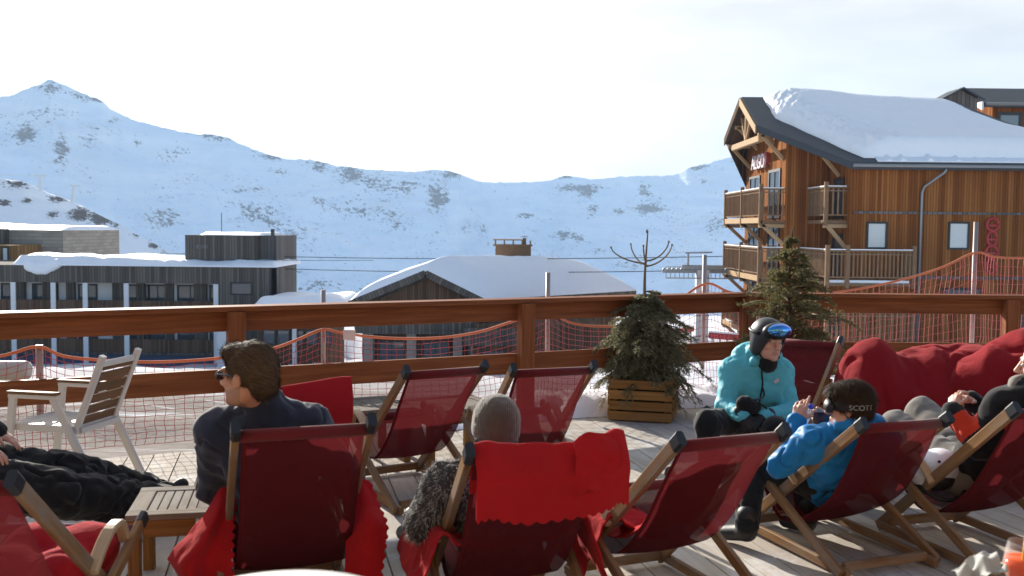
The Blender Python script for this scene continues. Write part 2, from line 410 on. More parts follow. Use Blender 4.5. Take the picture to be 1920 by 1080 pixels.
def deck_mat():
    s = NT('deck_boards'); geo = s.n('ShaderNodeNewGeometry'); r = geo.outputs['Random Per Island']
    uv = s.coord('UV', (1.6, 26, 1))
    off = s.n('ShaderNodeVectorMath', {0: uv, 1: s.n('ShaderNodeCombineXYZ', {0: s.math('MULTIPLY', r, 71), 1: s.math('MULTIPLY', r, 33)})}, operation='ADD').outputs[0]
    g = s.noise(off, 1.0, 7, 0.66, 0.5)
    c = s.ramp(g, [(0.22, (0.38, 0.33, 0.275)), (0.5, (0.53, 0.48, 0.415)), (0.78, (0.63, 0.585, 0.52))])
    c = s.mix(s.math('MULTIPLY', r, 0.4), c, (0.27, 0.235, 0.2))
    obj = s.coord('Object')
    st = s.noise(obj, 1.3, 6, 0.65)                        # trodden wet patches
    c = s.mix(s.math('MULTIPLY', s.ramp(st, [(0.5, (0, 0, 0)), (0.72, (1, 1, 1))]), 0.45), c, (0.2, 0.175, 0.15))
    fr = s.noise(obj, 2.6, 8, 0.7)                         # frost and ground-in snow
    c = s.mix(s.ramp(fr, [(0.52, (0, 0, 0)), (0.70, (0.8, 0.8, 0.8))]), c, (0.72, 0.71, 0.70))
    kn = s.n('ShaderNodeTexVoronoi', {'Vector': obj, 'Scale': 5.0}); k = s.ramp(kn.outputs[0], [(0.0, (1, 1, 1)), (0.045, (0, 0, 0))])
    c = s.mix(s.math('MULTIPLY', k, 0.7), c, (0.09, 0.07, 0.05))
    s.set(c, s.ramp(st, [(0.45, (0.9, 0.9, 0.9)), (0.75, (0.6, 0.6, 0.6))]), 0, 0.08); s.bump(s.math('ADD', g, s.math('MULTIPLY', fr, 0.5)), 0.5, 0.004); return s.m
M_DECK = deck_mat()

def ground_mat():
    s = NT('trodden_snow'); v = s.coord('Object')
    a = s.noise(v, 0.35, 7, 0.62, 0.6); streak = s.noise(s.coord('Object', (0.12, 0.9, 0.5)), 1.2, 6, 0.6, 0.8)
    near = s.n('ShaderNodeSeparateXYZ', {0: s.n('ShaderNodeTexCoord').outputs['Object']})
    left = s.ramp(s.n('ShaderNodeMapRange', {0: near.outputs[0], 1: -3.0, 2: 5.0, 3: 1.0, 4: 0.0}).outputs[0], [(0, (0, 0, 0)), (1, (1, 1, 1))])
    dirt_and_shade = s.math('MULTIPLY', s.ramp(s.math('ADD', s.math('MULTIPLY', a, 0.45), s.math('MULTIPLY', streak, 0.55)), [(0.34, (0, 0, 0)), (0.46, (1, 1, 1))]), left)  # slush brown plus shade put into the colour, lit streaks left pale
    dist = s.n('ShaderNodeMapRange', {0: near.outputs[1], 1: 22.0, 2: 60.0, 3: 1.0, 4: 0.15}).outputs[0]
    dirt_and_shade = s.math('MULTIPLY', dirt_and_shade, dist)
    c = s.mix(dirt_and_shade, s.mix(a, (0.50, 0.50, 0.53), (0.80, 0.82, 0.86)), s.mix(s.noise(v, 6, 4), (0.12, 0.10, 0.09), (0.26, 0.23, 0.21)))  # snow greyed in its colour to stand for shade
    s.set(c, 0.9, 0, 0.03); s.bump(s.math('ADD', s.noise(v, 1.5, 8, 0.65), s.math('MULTIPLY', s.noise(v, 14, 4), 0.25)), 0.7, 0.12); return s.m
M_GROUND = ground_mat()

def mountain_mat():
    s = NT('snow_and_rock'); v = s.coord('Object'); at = s.n('ShaderNodeAttribute', attribute_name='rock')
    f = s.noise(v, 0.14, 9, 0.82, 0.4); f2 = s.noise(s.coord('Object', (0.02, 0.02, 0.07)), 1.0, 6, 0.7)
    t = s.math('ADD', s.math('MULTIPLY', f, 0.84), s.math('ADD', s.math('MULTIPLY', f2, 0.38), s.math('ADD', s.math('MULTIPLY', at.outputs['Fac'], 0.19), s.math('MULTIPLY', s.noise(v, 0.010, 4, 0.6), 0.16))))
    rock = s.ramp(t, [(0.80, (0, 0, 0)), (0.815, (1, 1, 1))])
    spk = s.math('ADD', s.noise(s.coord('Object', (1, 1, 2.2)), 0.16, 5, 0.75), s.math('MULTIPLY', s.noise(v, 0.0085, 5, 0.62), 0.42))
    rock = s.math('MAXIMUM', rock, s.ramp(spk, [(0.855, (0, 0, 0)), (0.875, (.85, .85, .85))]))
    rc = s.mix(s.noise(v, 0.2, 5), (0.10, 0.095, 0.093), (0.26, 0.235, 0.22))
    sn = s.mix(s.ramp(s.noise(s.coord('Object', (0.004, 0.004, 0.02)), 1.6, 7, 0.6, 0.8), [(0.35, (0, 0, 0)), (0.65, (1, 1, 1))]), (0.66, 0.76, 0.86), (0.83, 0.89, 0.95))  # blue shading and pale lit streaks put into the snow colour
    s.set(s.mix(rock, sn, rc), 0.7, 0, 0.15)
    s.bump(s.math('ADD', s.math('MULTIPLY', s.noise(v, 0.03, 8, 0.62, 0.5), 1.0), s.math('MULTIPLY', rock, 0.12)), 0.5, 6.0); return s.m
M_MOUNT = mountain_mat()

# ------------------------------------------------------------------ terrain
def ground_z(x, y):
    z = -0.2 - 0.13 * min(max(y - 7, 0), 73) - 0.085 * max(y - 80, 0)
    return z
def build_ground():
    ys = [-30, -10, 0, 4] + [6 + 0.4 * i for i in range(40)] + [22 + 1.5 * i for i in range(44)] + [90 + 20 * i for i in range(60)]
    xs = sorted(set([-1600, -900, -600, -400, -250, -150, -100] + [-70 + 2.0 * i for i in range(71)] + [-15 + 0.5 * i for i in range(61)] + [100, 150, 250, 400, 600, 900, 1600]))
    G = []
    for y in ys:
        row = []
        for x in xs:
            z = ground_z(x, y)
            if y > 7.5:
                a = min(1, (y - 7.5) / 6); q = Vector((x * 0.25, y * 0.25, 0))
                z += a * (0.28 * mnoise.fractal(q, 0.9, 2.1, 4)) * (1 + max(0, y - 25) * 0.03)
                # banked snow beyond the lower houses, and ploughed heaps by the lift
                z += 4.6 * math.exp(-((y - 97) / 9) ** 2) * (1 + 0.15 * mnoise.noise(Vector((x * 0.08, 0, 0))))
                z += 0.9 * math.exp(-((x - 8) / 5) ** 2 - ((y - 40) / 2.5) ** 2) + 1.0 * math.exp(-((x - 14) / 6) ** 2 - ((y - 58) / 3) ** 2)
            row.append((x, y, z))
        G.append(row)
    g = MB().grid(G).build('ground', M_GROUND, kind='structure'); return g
build_ground()

SIL = [(-1500, 300), (-1000, 240), (-600, 230), (-300, 205), (-100, 190), (0, 182), (25, 178), (50, 166), (78, 157), (88, 150), (95, 149), (104, 153), (125, 161), (150, 173), (180, 184), (192, 190), (210, 206), (250, 225), (275, 231), (300, 238), (350, 249), (372, 252), (400, 252), (430, 259), (445, 268), (500, 289), (540, 299), (580, 299), (610, 305), (630, 312), (650, 312), (690, 318), (730, 320), (780, 322), (810, 318), (840, 320), (860, 326), (885, 336), (905, 342), (950, 342), (1000, 341), (1035, 338), (1045, 333), (1060, 329), (1075, 331), (1110, 336), (1130, 335), (1160, 331), (1200, 330), (1250, 329), (1272, 325), (1290, 314), (1320, 308), (1350, 299), (1380, 292), (1450, 280), (1600, 262), (1900, 240), (2300, 225), (2800, 250), (3400, 300)]
RDIST = [(-1500, 1330), (-200, 1410), (0, 1420), (95, 1440), (400, 1480), (780, 1510), (860, 1570), (930, 1740), (1040, 1840), (1230, 1880), (1300, 1890), (1400, 1910), (1900, 2000), (3400, 2000)]
# rock outcrops seen in the photo: px, py, half-width, half-height, strength
OUT = [(48, 252, 20, 16, 1.0), (95, 165, 18, 16, .8), (115, 280, 12, 24, .95), (165, 262, 22, 16, .6), (100, 215, 40, 20, .5), (150, 180, 30, 10, .6), (185, 183, 14, 8, 1), (215, 225, 18, 8, .7), (262, 270, 12, 12, .5), (390, 252, 28, 6, 1.0), (415, 258, 22, 6, 1), (325, 290, 30, 12, .55), (515, 293, 26, 7, .9), (655, 325, 26, 14, .9), (712, 345, 30, 14, .7), (600, 312, 20, 10, .6), (460, 355, 30, 7, .65), (525, 320, 14, 6, .7), (820, 372, 24, 28, .95), (848, 325, 26, 8, .8), (770, 352, 30, 18, .5), (700, 395, 60, 26, .5), (610, 390, 40, 20, .45), (1092, 352, 42, 7, 1.0), (1062, 331, 20, 4, .9), (1105, 357, 22, 10, 1.), (1112, 396, 10, 12, .9), (1160, 397, 10, 6, .8), (1215, 390, 26, 14, .95), (1208, 355, 14, 12, .7), (1055, 440, 24, 10, .85), (1082, 446, 16, 8, .85), (1120, 470, 16, 8, .7), (985, 405, 20, 6, .7), (1308, 314, 16, 7, .9), (1320, 340, 6, 8, .8), (565, 510, 12, 6, .9), (600, 530, 30, 10, .7), (560, 440, 40, 20, .5), (480, 405, 40, 20, .55), (300, 410, 30, 16, .5), (870, 430, 40, 14, .45), (1180, 500, 50, 14, .4), (980, 480, 50, 10, .5), (-60, 240, 40, 60, .7), (1350, 420, 30, 20, .6)]
def interp(t, x):
    if x <= t[0][0]: return t[0][1]
    for i in range(len(t) - 1):
        if x <= t[i + 1][0]:
            a = (x - t[i][0]) / (t[i + 1][0] - t[i][0]); return t[i][1] * (1 - a) + t[i + 1][1] * a
    return t[-1][1]
def project(p):
    d = p - EYE; w = d.dot(_F); return 960 + FPX * d.dot(CR) / w, 540 - FPX * d.dot(CU) / w
def build_mountain():
    pxs = list(range(-1500, -120, 40)) + list(range(-120, 1480, 4)) + list(range(1480, 2040, 12)) + list(range(2040, 3400, 50))
    NR = 150; G = []; rock = []
    for px in pxs:
        d = ray(px, interp(SIL, px)); hz = math.hypot(d.x, d.y); u = Vector((d.x / hz, d.y / hz, 0)); te = d.z / hz
        Rr = interp(RDIST, px); H = 1.7 + te * Rr; col = []; rc = []
        r0 = Rr * (0.60 - te) / (0.60 + 0.0696)
        for i in range(NR + 26):
            t = (i / NR) ** 1.15
            if i <= NR:
                r = r0 + (Rr - r0) * t; zb = 1.7 - 0.088 * r0
                prof = t ** 1.25 * 0.5 + t * 0.5
                z = zb + (H - zb) * prof
                q = Vector((u.x * r, u.y * r, 0)) / 170.0
                env = math.sin(math.pi * min(1, t)) ** 0.8
                n = mnoise.fractal(q, 0.9, 2.05, 6); rg = 1 - abs(mnoise.noise(q * 1.7 + Vector((5, 2, 0)))) * 2
                z += env * (13 * n + 13 * (rg - 0.4)) * (0.5 + 0.5 * t)
                z += min(1, (1 - t) * 12) * env * 3.0 * mnoise.fractal(q * 6, 0.8, 2.1, 4)
                if i == NR: z += 1.3 * mnoise.fractal(Vector((px * 0.09, 0, 0)), 0.8, 2, 4)
            else:
                r = Rr + (i - NR) * 14.0; z = H - (i - NR) * 7.5
            p = Vector((u.x * r, u.y * r, z)); col.append(p)
            sx, sy = project(p); a = 0.0
            for (ox, oy, w, h, s_) in OUT:
                dx, dy = (sx - ox) / w, (sy - oy) / h
                if abs(dx) < 2.2 and abs(dy) < 2.2: a = max(a, s_ * math.exp(-(dx * dx + dy * dy) * 0.8))
            rc.append(a)
        G.append(col); rock.append(rc)
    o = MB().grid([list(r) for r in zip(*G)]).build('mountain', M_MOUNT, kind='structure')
    a = o.data.attributes.new('rock', 'FLOAT', 'POINT'); a.data.foreach_set('value', np.array([list(r) for r in zip(*rock)], dtype=np.float32).ravel())
build_mountain()

def build_hill():
    sil = [(-500, 300), (-300, 302), (-150, 316), (0, 333), (40, 341), (70, 352), (100, 366), (130, 376), (180, 400), (230, 424), (280, 452), (330, 480), (370, 500), (430, 528), (520, 560)]
    outc = [(30, 345, 30, 10, 1), (8, 380, 16, 8, 1.1), (50, 376, 14, 7, 1.), (110, 372, 22, 9, 1.1), (150, 402, 24, 14, 1.2), (190, 410, 26, 14, 1.2), (100, 402, 14, 9, 1.), (215, 420, 16, 8, .9), (290, 458, 14, 10, 1.1), (315, 468, 12, 6, .9), (255, 440, 16, 8, .7), (-60, 340, 40, 20, 1)]
    G = []; rock = []
    for px in range(-500, 524, 4):
        d = ray(px, interp(sil, px)); hz = math.hypot(d.x, d.y); u = Vector((d.x / hz, d.y / hz, 0)); te = d.z / hz
        Rr = 300 - (px + 0) * 0.05; H = 1.7 + te * Rr; col = []; rc = []; rb = Rr - (H + 24) / 0.50
        for i in range(110):
            t = min(i / 80, 1.0); r = rb + (Rr - rb) * t; zb = -24.0
            z = zb + (H - zb) * (t ** 1.05)
            if i > 80: r = Rr + (i - 80) * 3; z = H - ((i - 80) * 3) * 0.45
            q = Vector((u.x * r, u.y * r, 0)) / 22.0
            z += math.sin(math.pi * t) ** 0.7 * 1.5 * mnoise.fractal(q, 0.9, 2.1, 5) + (0.35 * mnoise.fractal(q * 3, 0.8, 2.1, 4))
            p = Vector((u.x * r, u.y * r, z)); col.append(p); sx, sy = project(p); a = 0
            for (ox, oy, w, h, s_) in outc:
                dx, dy = (sx - ox) / w, (sy - oy) / h
                if abs(dx) < 2.2 and abs(dy) < 2.2: a = max(a, s_ * math.exp(-(dx * dx + dy * dy) * 0.7))
            rc.append(a)
        G.append(col); rock.append(rc)
    s = NT('hill_snow'); v = s.coord('Object'); at = s.n('ShaderNodeAttribute', attribute_name='rock')
    f = s.noise(v, 0.8, 9, 0.8, 0.4); t = s.math('ADD', s.math('MULTIPLY', f, 0.8), s.math('MULTIPLY', at.outputs['Fac'], 0.25)); rk = s.ramp(t, [(0.575, (0, 0, 0)), (0.605, (1, 1, 1))])
    s.set(s.mix(rk, s.mix(s.noise(v, 0.1, 5), (0.80, 0.83, 0.88), (0.89, 0.91, 0.94)), s.mix(s.noise(v, 1.6, 5), (0.06, 0.052, 0.05), (0.2, 0.175, 0.16))), 0.7, 0, 0.15)
    s.bump(s.math('ADD', s.noise(v, 0.25, 7, 0.62), s.math('MULTIPLY', rk, 0.25)), 0.6, 1.4)
    o = MB().grid([list(r) for r in zip(*G)]).build('hill', s.m, kind='structure')
    a = o.data.attributes.new('rock', 'FLOAT', 'POINT'); a.data.foreach_set('value', np.array([list(r) for r in zip(*rock)], dtype=np.float32).ravel())
build_hill()

# ------------------------------------------------------------------ snow slabs on roofs
def snow_slab(name, fn, m, n, parent=None, mat=None, **props):
    """fn(u, v) -> (base point, thickness): a closed slab of snow lying on a roof."""
    top, bot = [], []
    for i in range(m + 1):
        a, b = [], []
        for j in range(n + 1):
            p, th = fn(j / n, i / m); p = Vector(p); b.append(p); a.append(p + Vector((0, 0, max(th, 0.02))))
        top.append(a); bot.append(b)
    mb = MB().grid(top); mb.grid([r[::-1] for r in bot])
    for k in (0, m): mb.grid([bot[k], top[k]] if k == 0 else [top[k], bot[k]])
    for k in (0, n): mb.grid([[top[i][k] for i in range(m + 1)], [bot[i][k] for i in range(m + 1)]] if k == 0 else [[bot[i][k] for i in range(m + 1)], [top[i][k] for i in range(m + 1)]])
    o = mb.build(name, mat or M_SNOW, parent, **props); return o
def edge(t, w):                                   # rounded slab edge profile, 0 at the rim, 1 inside
    t = min(t, 1 - t) / w
    return 1.0 if t >= 1 else math.sqrt(max(0, 1 - (1 - t) ** 2))
# ------------------------------------------------------------------ big timber chalet on the right
def window(parent, pts_c, w_axis, W, H, out_n, glass, fw=0.09, frame=M_FRAME, mull=0):
    """pts_c: lower-left corner on the wall; w_axis: unit vector along the wall; out_n: outward normal."""
    p = Vector(pts_c); a = Vector(w_axis); n = Vector(out_n); z = Vector((0, 0, 1)); fr = MB()
    def slab(u0, v0, u1, v1, d0, d1, mb):
        q = p + a * u0 + z * v0 + n * d0; mb.prism([q, q + a * (u1 - u0), q + a * (u1 - u0) + z * (v1 - v0), q + z * (v1 - v0)], n * (d1 - d0))
    slab(0, 0, fw, H, 0.003, 0.07, fr); slab(W - fw, 0, W, H, 0.003, 0.07, fr); slab(fw, 0, W - fw, fw, 0.003, 0.07, fr); slab(fw, H - fw, W - fw, H, 0.003, 0.07, fr)
    for k in range(mull): u = fw + (W - 2 * fw) * (k + 1) / (mull + 1); slab(u - 0.03, fw, u + 0.03, H - fw, 0.003, 0.06, fr)
    o = fr.build('window', frame, parent); gl = MB(); slab(fw, fw, W - fw, H - fw, 0.006, 0.02, gl); gl.build('pane', glass, o); return o

def railing(parent, pts, z0, z1, post_every=None, bal=0.26, mat=M_GREYWOOD, snowy=True, posts=True, fascia=0.32):
    """balcony front: fascia board, balusters, top rail, along the polyline pts (x, y)."""
    fr, pk, sn = MB(), MB(), MB()
    for (a, b) in zip(pts[:-1], pts[1:]):
        a = Vector((*a, 0)); b = Vector((*b, 0)); L = (b - a).length; d = (b - a) / L
        fr.bar(a + V(0, 0, z1), b + V(0, 0, z1), 0.13, 0.09); fr.bar(a + V(0, 0, z0 + fascia + 0.12), b + V(0, 0, z0 + fascia + 0.12), 0.06, 0.07)
        fr.bar(a + V(0, 0, z1 - 0.17), b + V(0, 0, z1 - 0.17), 0.05, 0.06)
        for k in range(int(L / bal)):
            q = a + d * ((k + 0.5) * bal); pk.bar(q + V(0, 0, z0 + fascia + 0.1), q + V(0, 0, z1 - 0.05), 0.08, 0.03)
        if snowy: sn.bar(a + d * 0.1 + V(0, 0, z1 + 0.065), b - d * 0.1 + V(0, 0, z1 + 0.065), 0.12, 0.05)
    fr.build('balcony_rail', mat, parent); pk.build('balusters', mat, parent)
    if snowy: sn.build('rail_snow', M_SNOW, parent)
    for q in posts or ():
        MB().bar((q[0], q[1], z0 - 0.1), (q[0], q[1], z1 + 0.28), 0.2, 0.2, up=(0, 1, 0)).build('balcony_post', mat, parent)

def chalet():
    t = thing('timber_chalet', 'large orange larch chalet with balconies and deep snow on its dark roof', 'chalet', (0, 0, 0))
    k = 0.508
    def rz(y): return 9.45 - k * abs(58.4 - y)                     # roof top surface
    un = 0.42                                                       # roof build-up thickness
    T = t
    XA, XC, YB, YC, ZB = 14.7, 17.1, 54.0, 50.6, -7.5
    # gable wall, return wall, front wall
    ya, yb = YB, 63.2
    MB().prism([(XA, ya, ZB), (XA, yb, ZB), (XA, yb, rz(yb) - un), (XA, 58.4, 9.45 - un), (XA, ya, rz(ya) - un)], (0.4, 0, 0)).build('gable_wall', M_LARCH, T)
    MB().box((XA + 0.402, YB, ZB), (XC, YB + 0.3, rz(YB) - un)).build('return_wall', M_LARCH, T)
    MB().prism([(XC, YC, ZB), (XC, YB - 0.002, ZB), (XC, YB - 0.002, rz(YB) - un), (XC, YC, rz(YC) - un)], (0.3, 0, 0)).build('side_wall', M_LARCH, T)
    fw = MB().box((XC + 0.302, YC, ZB), (26.05, YC + 0.3, rz(YC) - un)); fw.box((26.1, YC + 0.25, ZB), (44, YC + 0.5, rz(YC) - un)); fw.build('front_wall', M_LARCH, T)
    tr = MB(); tr.box((XC + 0.15, YC - 0.06, 2.62), (26.05, YC - 0.003, 2.74)); tr.box((20.3, YC - 0.06, -0.66), (26.05, YC - 0.003, -0.52)); tr.box((26.02, YC - 0.02, ZB), (26.12, YC + 0.24, 4.7))
    tr.build('floor_band', M_GREYSIDE, T)
    # roof: two slopes with chamfered ends
    near = [(13.2, 58.4), (13.2, 54.4), (16.9, 50.0), (44, 50.0), (44, 52.2), (29.4, 52.2), (27.0, 55.2), (25.2, 58.4)]
    far = [(13.2, 58.4), (25.2, 58.4), (25.2, 66.8), (16.9, 66.8), (13.2, 62.4)]
    rf = MB()
    rf.prism([(x, y, rz(y) - 0.36) for x, y in near], (0, 0, 0.36)); rf.prism([(x, y, rz(y) - 0.36) for x, y in far[:]], (0, 0, 0.36))
    rf.build('roof', M_ROOFMETAL, T)
    so = MB(); ins = 0.12
    nin = [(13.2 + ins, 58.4), (13.2 + ins, 54.45), (16.95, 50.12), (44, 50.12), (44, 52.2), (29.4, 52.2), (27.0, 55.2), (25.2, 58.4)]
    so.prism([(x, y, rz(y) - 0.43) for x, y in nin], (0, 0, 0.066)); so.prism([(x, y, rz(y) - 0.43) for x, y in [(13.32, 58.4), (25.2, 58.4), (25.2, 66.7), (16.95, 66.7), (13.32, 62.35)]], (0, 0, 0.066))
    so.build('soffit', M_BROWNSIDE, T)
    vb = MB(); vb.prism([(13.16, 58.4, 9.42), (13.16, 54.42, rz(54.42) - 0.03), (13.16, 54.42, rz(54.42) - 0.47), (13.16, 58.4, 8.95)], (-0.07, 0, 0)); vb.build('verge_board', M_BEAM, T)
    vb = MB(); vb.prism([(13.16, 58.402, 9.42), (13.16, 62.38, rz(62.38) - 0.03), (13.16, 62.38, rz(62.38) - 0.47), (13.16, 58.402, 8.95)], (-0.07, 0, 0)); vb.build('verge_board', M_BROWNSIDE, T)
    MB().prism([(13.25, 62.35, rz(62.35) - 0.45), (14.72, 63.22, 4.4), (14.72, 63.22, rz(63.22) - 0.46)], (0.05, 0.2, 0)).build('gable_fin', M_BROWNSIDE, T)
    # gable truss: tie beam, king post, struts
    tb = MB(); zt = 6.75
    tb.bar((13.55, 54.9, zt), (13.55, 61.6, zt), 0.3, 0.36); tb.build('tie_beam', M_BEAM, T)
    kp = MB(); kp.bar((13.55, 58.4, zt + 0.18), (13.55, 58.4, 8.95), 0.18, 0.2, up=(0, 1, 0)); kp.bar((13.55, 58.3, zt + 0.2), (13.55, 57.2, 8.35), 0.13, 0.14); kp.bar((13.55, 58.5, zt + 0.2), (13.55, 59.6, 8.35), 0.13, 0.14); kp.build('truss_posts', M_BEAM, T)
    br = MB()
    for y in (54.6, 56.5, 60.3, 62.2): b_ = MB(); b_.bar((XA, y, rz(y) - 1.9), (13.5, y, rz(y) - 0.62), 0.2, 0.2); b_.bar((XA, y, rz(y) - 0.62), (13.3, y, rz(y) - 0.62), 0.2, 0.24); b_.build('eave_bracket', M_BEAM, T)
    br.bar((17.0, 52.2, rz(52.2) - 1.7), (16.1, 52.2, rz(52.2) - 0.65), 0.16, 0.18); br.build('eave_bracket', M_BEAM, T)
    # gutter and downpipe
    g = MB(); g.tube([(16.95, 49.9, 5.0), (44, 49.9, 4.98)], 0.085, 10); gt = g.build('gutter', M_GUTTER, T)
    pp = [(21.6, 49.95, 4.9), (21.55, 50.0, 4.7), (20.75, 50.45, 4.0), (20.65, 50.48, 3.7), (20.65, 50.48, -7)]
    MB().tube(pp, 0.07, 8).build('downpipe', M_GUTTER, T)
    # windows
    for (px0, px1, py0, py1) in ((1623, 1664, 416, 467), (1776, 1818, 416, 468)):
        a = P(px0, py1, YC); b = P(px1, py0, YC); window(T, (a.x, YC, a.z), (1, 0, 0), b.x - a.x, b.z - a.z, (0, -1, 0), M_SKYGLASS, 0.1)
    window(T, (26.25, YC + 0.25, 2.75), (1, 0, 0), 1.3, 1.1, (0, -1, 0), M_SKYGLASS, 0.08); window(T, (26.0 + 0.35, YC + 0.25, -1.1), (1, 0, 0), 1.4, 1.3, (0, -1, 0), M_WINDOW, 0.1)
    window(T, (21.9, YC, -2.2), (1, 0, 0), 2.0, 1.1, (0, -1, 0), M_WINDOW, 0.12)
    for zf in (2.35, -0.75, -3.85):
        window(T, (XA, 62.0, zf + 0.9), (0, -1, 0), 2.6, 2.0 if zf < 2 else 1.75, (-1, 0, 0), M_WINDOW, 0.14, mull=1)
        window(T, (XA, 57.4, zf + 0.05), (0, -1, 0), 2.5, 2.75, (-1, 0, 0), M_WINDOW, 0.16, mull=1)
        window(T, (XC, 53.1, zf + 0.05), (0, -1, 0), 1.5, 2.3 if zf < 2 else 2.1, (-1, 0, 0), M_WINDOW, 0.12)
    # balconies on the gable and in the inner corner
    for zf, zt_ in ((2.1, 3.95), (-1.05, 0.75), (-4.2, -2.4)):
        MB().box((13.4, 53.9, zf), (XA - 0.003, 63.0, zf + 0.16)).build('balcony_floor', M_GREYWOOD, T)
        railing(T, [(XA, 63.0), (13.4, 63.0), (13.4, 53.9), (XA, 53.9)], zf, zt_, posts=[(13.4, 62.9), (13.4, 58.4), (13.4, 54.0)])
        for y in (54.1, 58.4, 62.8): b = MB(); b.bar((XA, y, zf - 1.15), (13.5, y, zf - 0.05), 0.2, 0.2); b.bar((XA, y, zf - 0.12), (13.35, y, zf - 0.12), 0.2, 0.22); b.build('balcony_bracket', M_BEAM, T)
        fb = MB(); fb.bar((13.36, 53.95, zf + 0.16), (13.36, 62.95, zf + 0.16), 0.05, 0.3); fb.build('balcony_fascia', M_BEAM, T)
    MB().box((15.95, 51.0, 2.1), (XC - 0.003, YB - 0.003, 2.28)).build('balcony_floor', M_GREYWOOD, T)
    railing(T, [(15.95, YB), (15.95, 51.0), (XC, 51.0)], 2.1, 3.95, posts=[(16.0, 51.05)])
    b = MB(); b.bar((XC - 0.05, 51.1, 0.9), (16.1, 51.1, 2.0), 0.18, 0.2); b.bar((XC, 51.1, 1.98), (15.9, 51.1, 1.98), 0.2, 0.2); b.build('balcony_bracket', M_BEAM, T)
    MB().box((15.6, 49.25, -1.0), (19.9, YC - 0.003, -0.85)).build('balcony_floor', M_GREYWOOD, T); MB().box((15.6, YC, -1.0), (XC - 0.003, YB - 0.003, -0.85)).build('balcony_floor', M_GREYWOOD, T)
    railing(T, [(15.6, YB), (15.6, 49.3), (19.9, 49.3), (19.9, YC)], -1.0, 0.75, posts=[(15.6, 49.3), (16.6, 49.3), (19.9, 49.3)], bal=0.2)
    railing(T, [(15.6, 49.2), (19.9, 49.2)], -4.1, -2.3, posts=[(15.6, 49.2), (19.9, 49.2)], bal=0.2, snowy=False)
    sb = MB(); sb.bar((15.8, 49.6, -0.78), (19.7, 49.6, -0.78), 0.5, 0.14); sb.build('balcony_snow', M_SNOW, T)
    # louvred ridge turret
    tu = MB(); tu.prism([(25.3, 59.0, 8.0), (27.2, 59.0, 8.0), (27.2, 59.0, 9.55), (26.25, 59.0, 10.05), (25.3, 59.0, 9.55)], (0, 1.6, 0)); tu.build('roof_turret', M_GREYSIDE, T)
    tr = MB(); tr.prism([(25.0, 58.7, 9.42), (26.25, 58.7, 10.1), (26.25, 58.7, 10.2), (25.0, 58.7, 9.52)], (0, 2.2, 0)); tr.prism([(26.252, 58.7, 10.1), (27.5, 58.7, 9.42), (27.5, 58.7, 9.52), (26.252, 58.7, 10.2)], (0, 2.2, 0)); tr.build('turret_roof', M_ROOFMETAL, T)
    # deep snow on the near slope
    def sn(u, v):                                                   # v: 0 eave .. 1 ridge
        y = 50.42 + 7.86 * v
        xl = 17.7 + (14.35 - 17.7) * min(1, v / 0.62) if v < 0.62 else 14.35 + (v - 0.62) * 0.3
        xr = interp([(0, 33), (.12, 33), (.3, 28.6), (.5, 26.6), (.7, 25.6), (1, 24.9)], v)
        x = xl + (xr - xl) * u
        e = min(edge(min(u, 0.5), 1.9 / (xr - xl)), 1) * edge(v, 0.045 if v < 0.5 else 0.2)
        if u > 0.5: e *= edge(u, 1.5 / (xr - xl)) * 0.4 + 0.6
        bulge = 0.74 + 0.30 * math.exp(-((u - 0.2) / 0.22) ** 2) * min(1, v * 1.5) - 0.55 * max(0, u - 0.35) - .22 * max(0, v - .6)
        if v < 0.25: bulge = max(1.08 - 1.2 * v, bulge)
        th = bulge * e + 0.03 * mnoise.fractal(Vector((x * 0.6, y * 0.6, 3)), 0.8, 2, 4) + (0.12 * mnoise.fractal(Vector((x * 2.6, y * 2.6, 8)), 0.7, 2, 4) if u < .16 else 0.015 * mnoise.fractal(Vector((x * 2.6, y * 2.6, 8)), 0.7, 2, 3))
        wob = 0.22 * mnoise.noise(Vector((x * 0.5, y * 0.8, 1))) * (1 - e)
        return (x + wob, y + wob * 0.4, rz(y) + 0.01), th
    s1 = snow_slab('roof_snow', sn, 110, 170, T)
    def icy(u, v):
        x = 18.2 + 15 * u; y = 50.02 + 0.5 * v
        return (x, y, rz(y) + 0.01), 0.04 + 0.22 * max(0, mnoise.noise(Vector((x * 2.9, 0, 7)))) + 0.05 * v
    snow_slab('eave_ice', icy, 4, 150, T)
    return t
CH = chalet()

def chalet_sign():
    f = bpy.data.curves.new('sign', 'FONT'); f.body = 'ALGO'; f.size = 1.15; f.extrude = 0.09; f.bevel_depth = 0.0; f.align_x = 'CENTER'
    o = bpy.data.objects.new('t', f); COL.objects.link(o); dg = bpy.context.evaluated_depsgraph_get(); me = bpy.data.meshes.new_from_object(o.evaluated_get(dg)); bpy.data.objects.remove(o)
    t = thing('lettering_sign', 'white letters with red edges on the chalet gable above the windows', 'sign', (14.45, 58.9, 5.35))
    t.rotation_euler = (R(90), 0, R(-90))
    me.materials.clear(); me.materials.append(M_SIGNWHITE); link('letters', me, t)
    b = me.copy(); b.materials.clear(); b.materials.append(M_RED); q = link('letter_edges', b, t); q.location = (0.05, 0.05, -0.11); q.scale = (1.06, 1.06, 0.9)
    return t
chalet_sign()

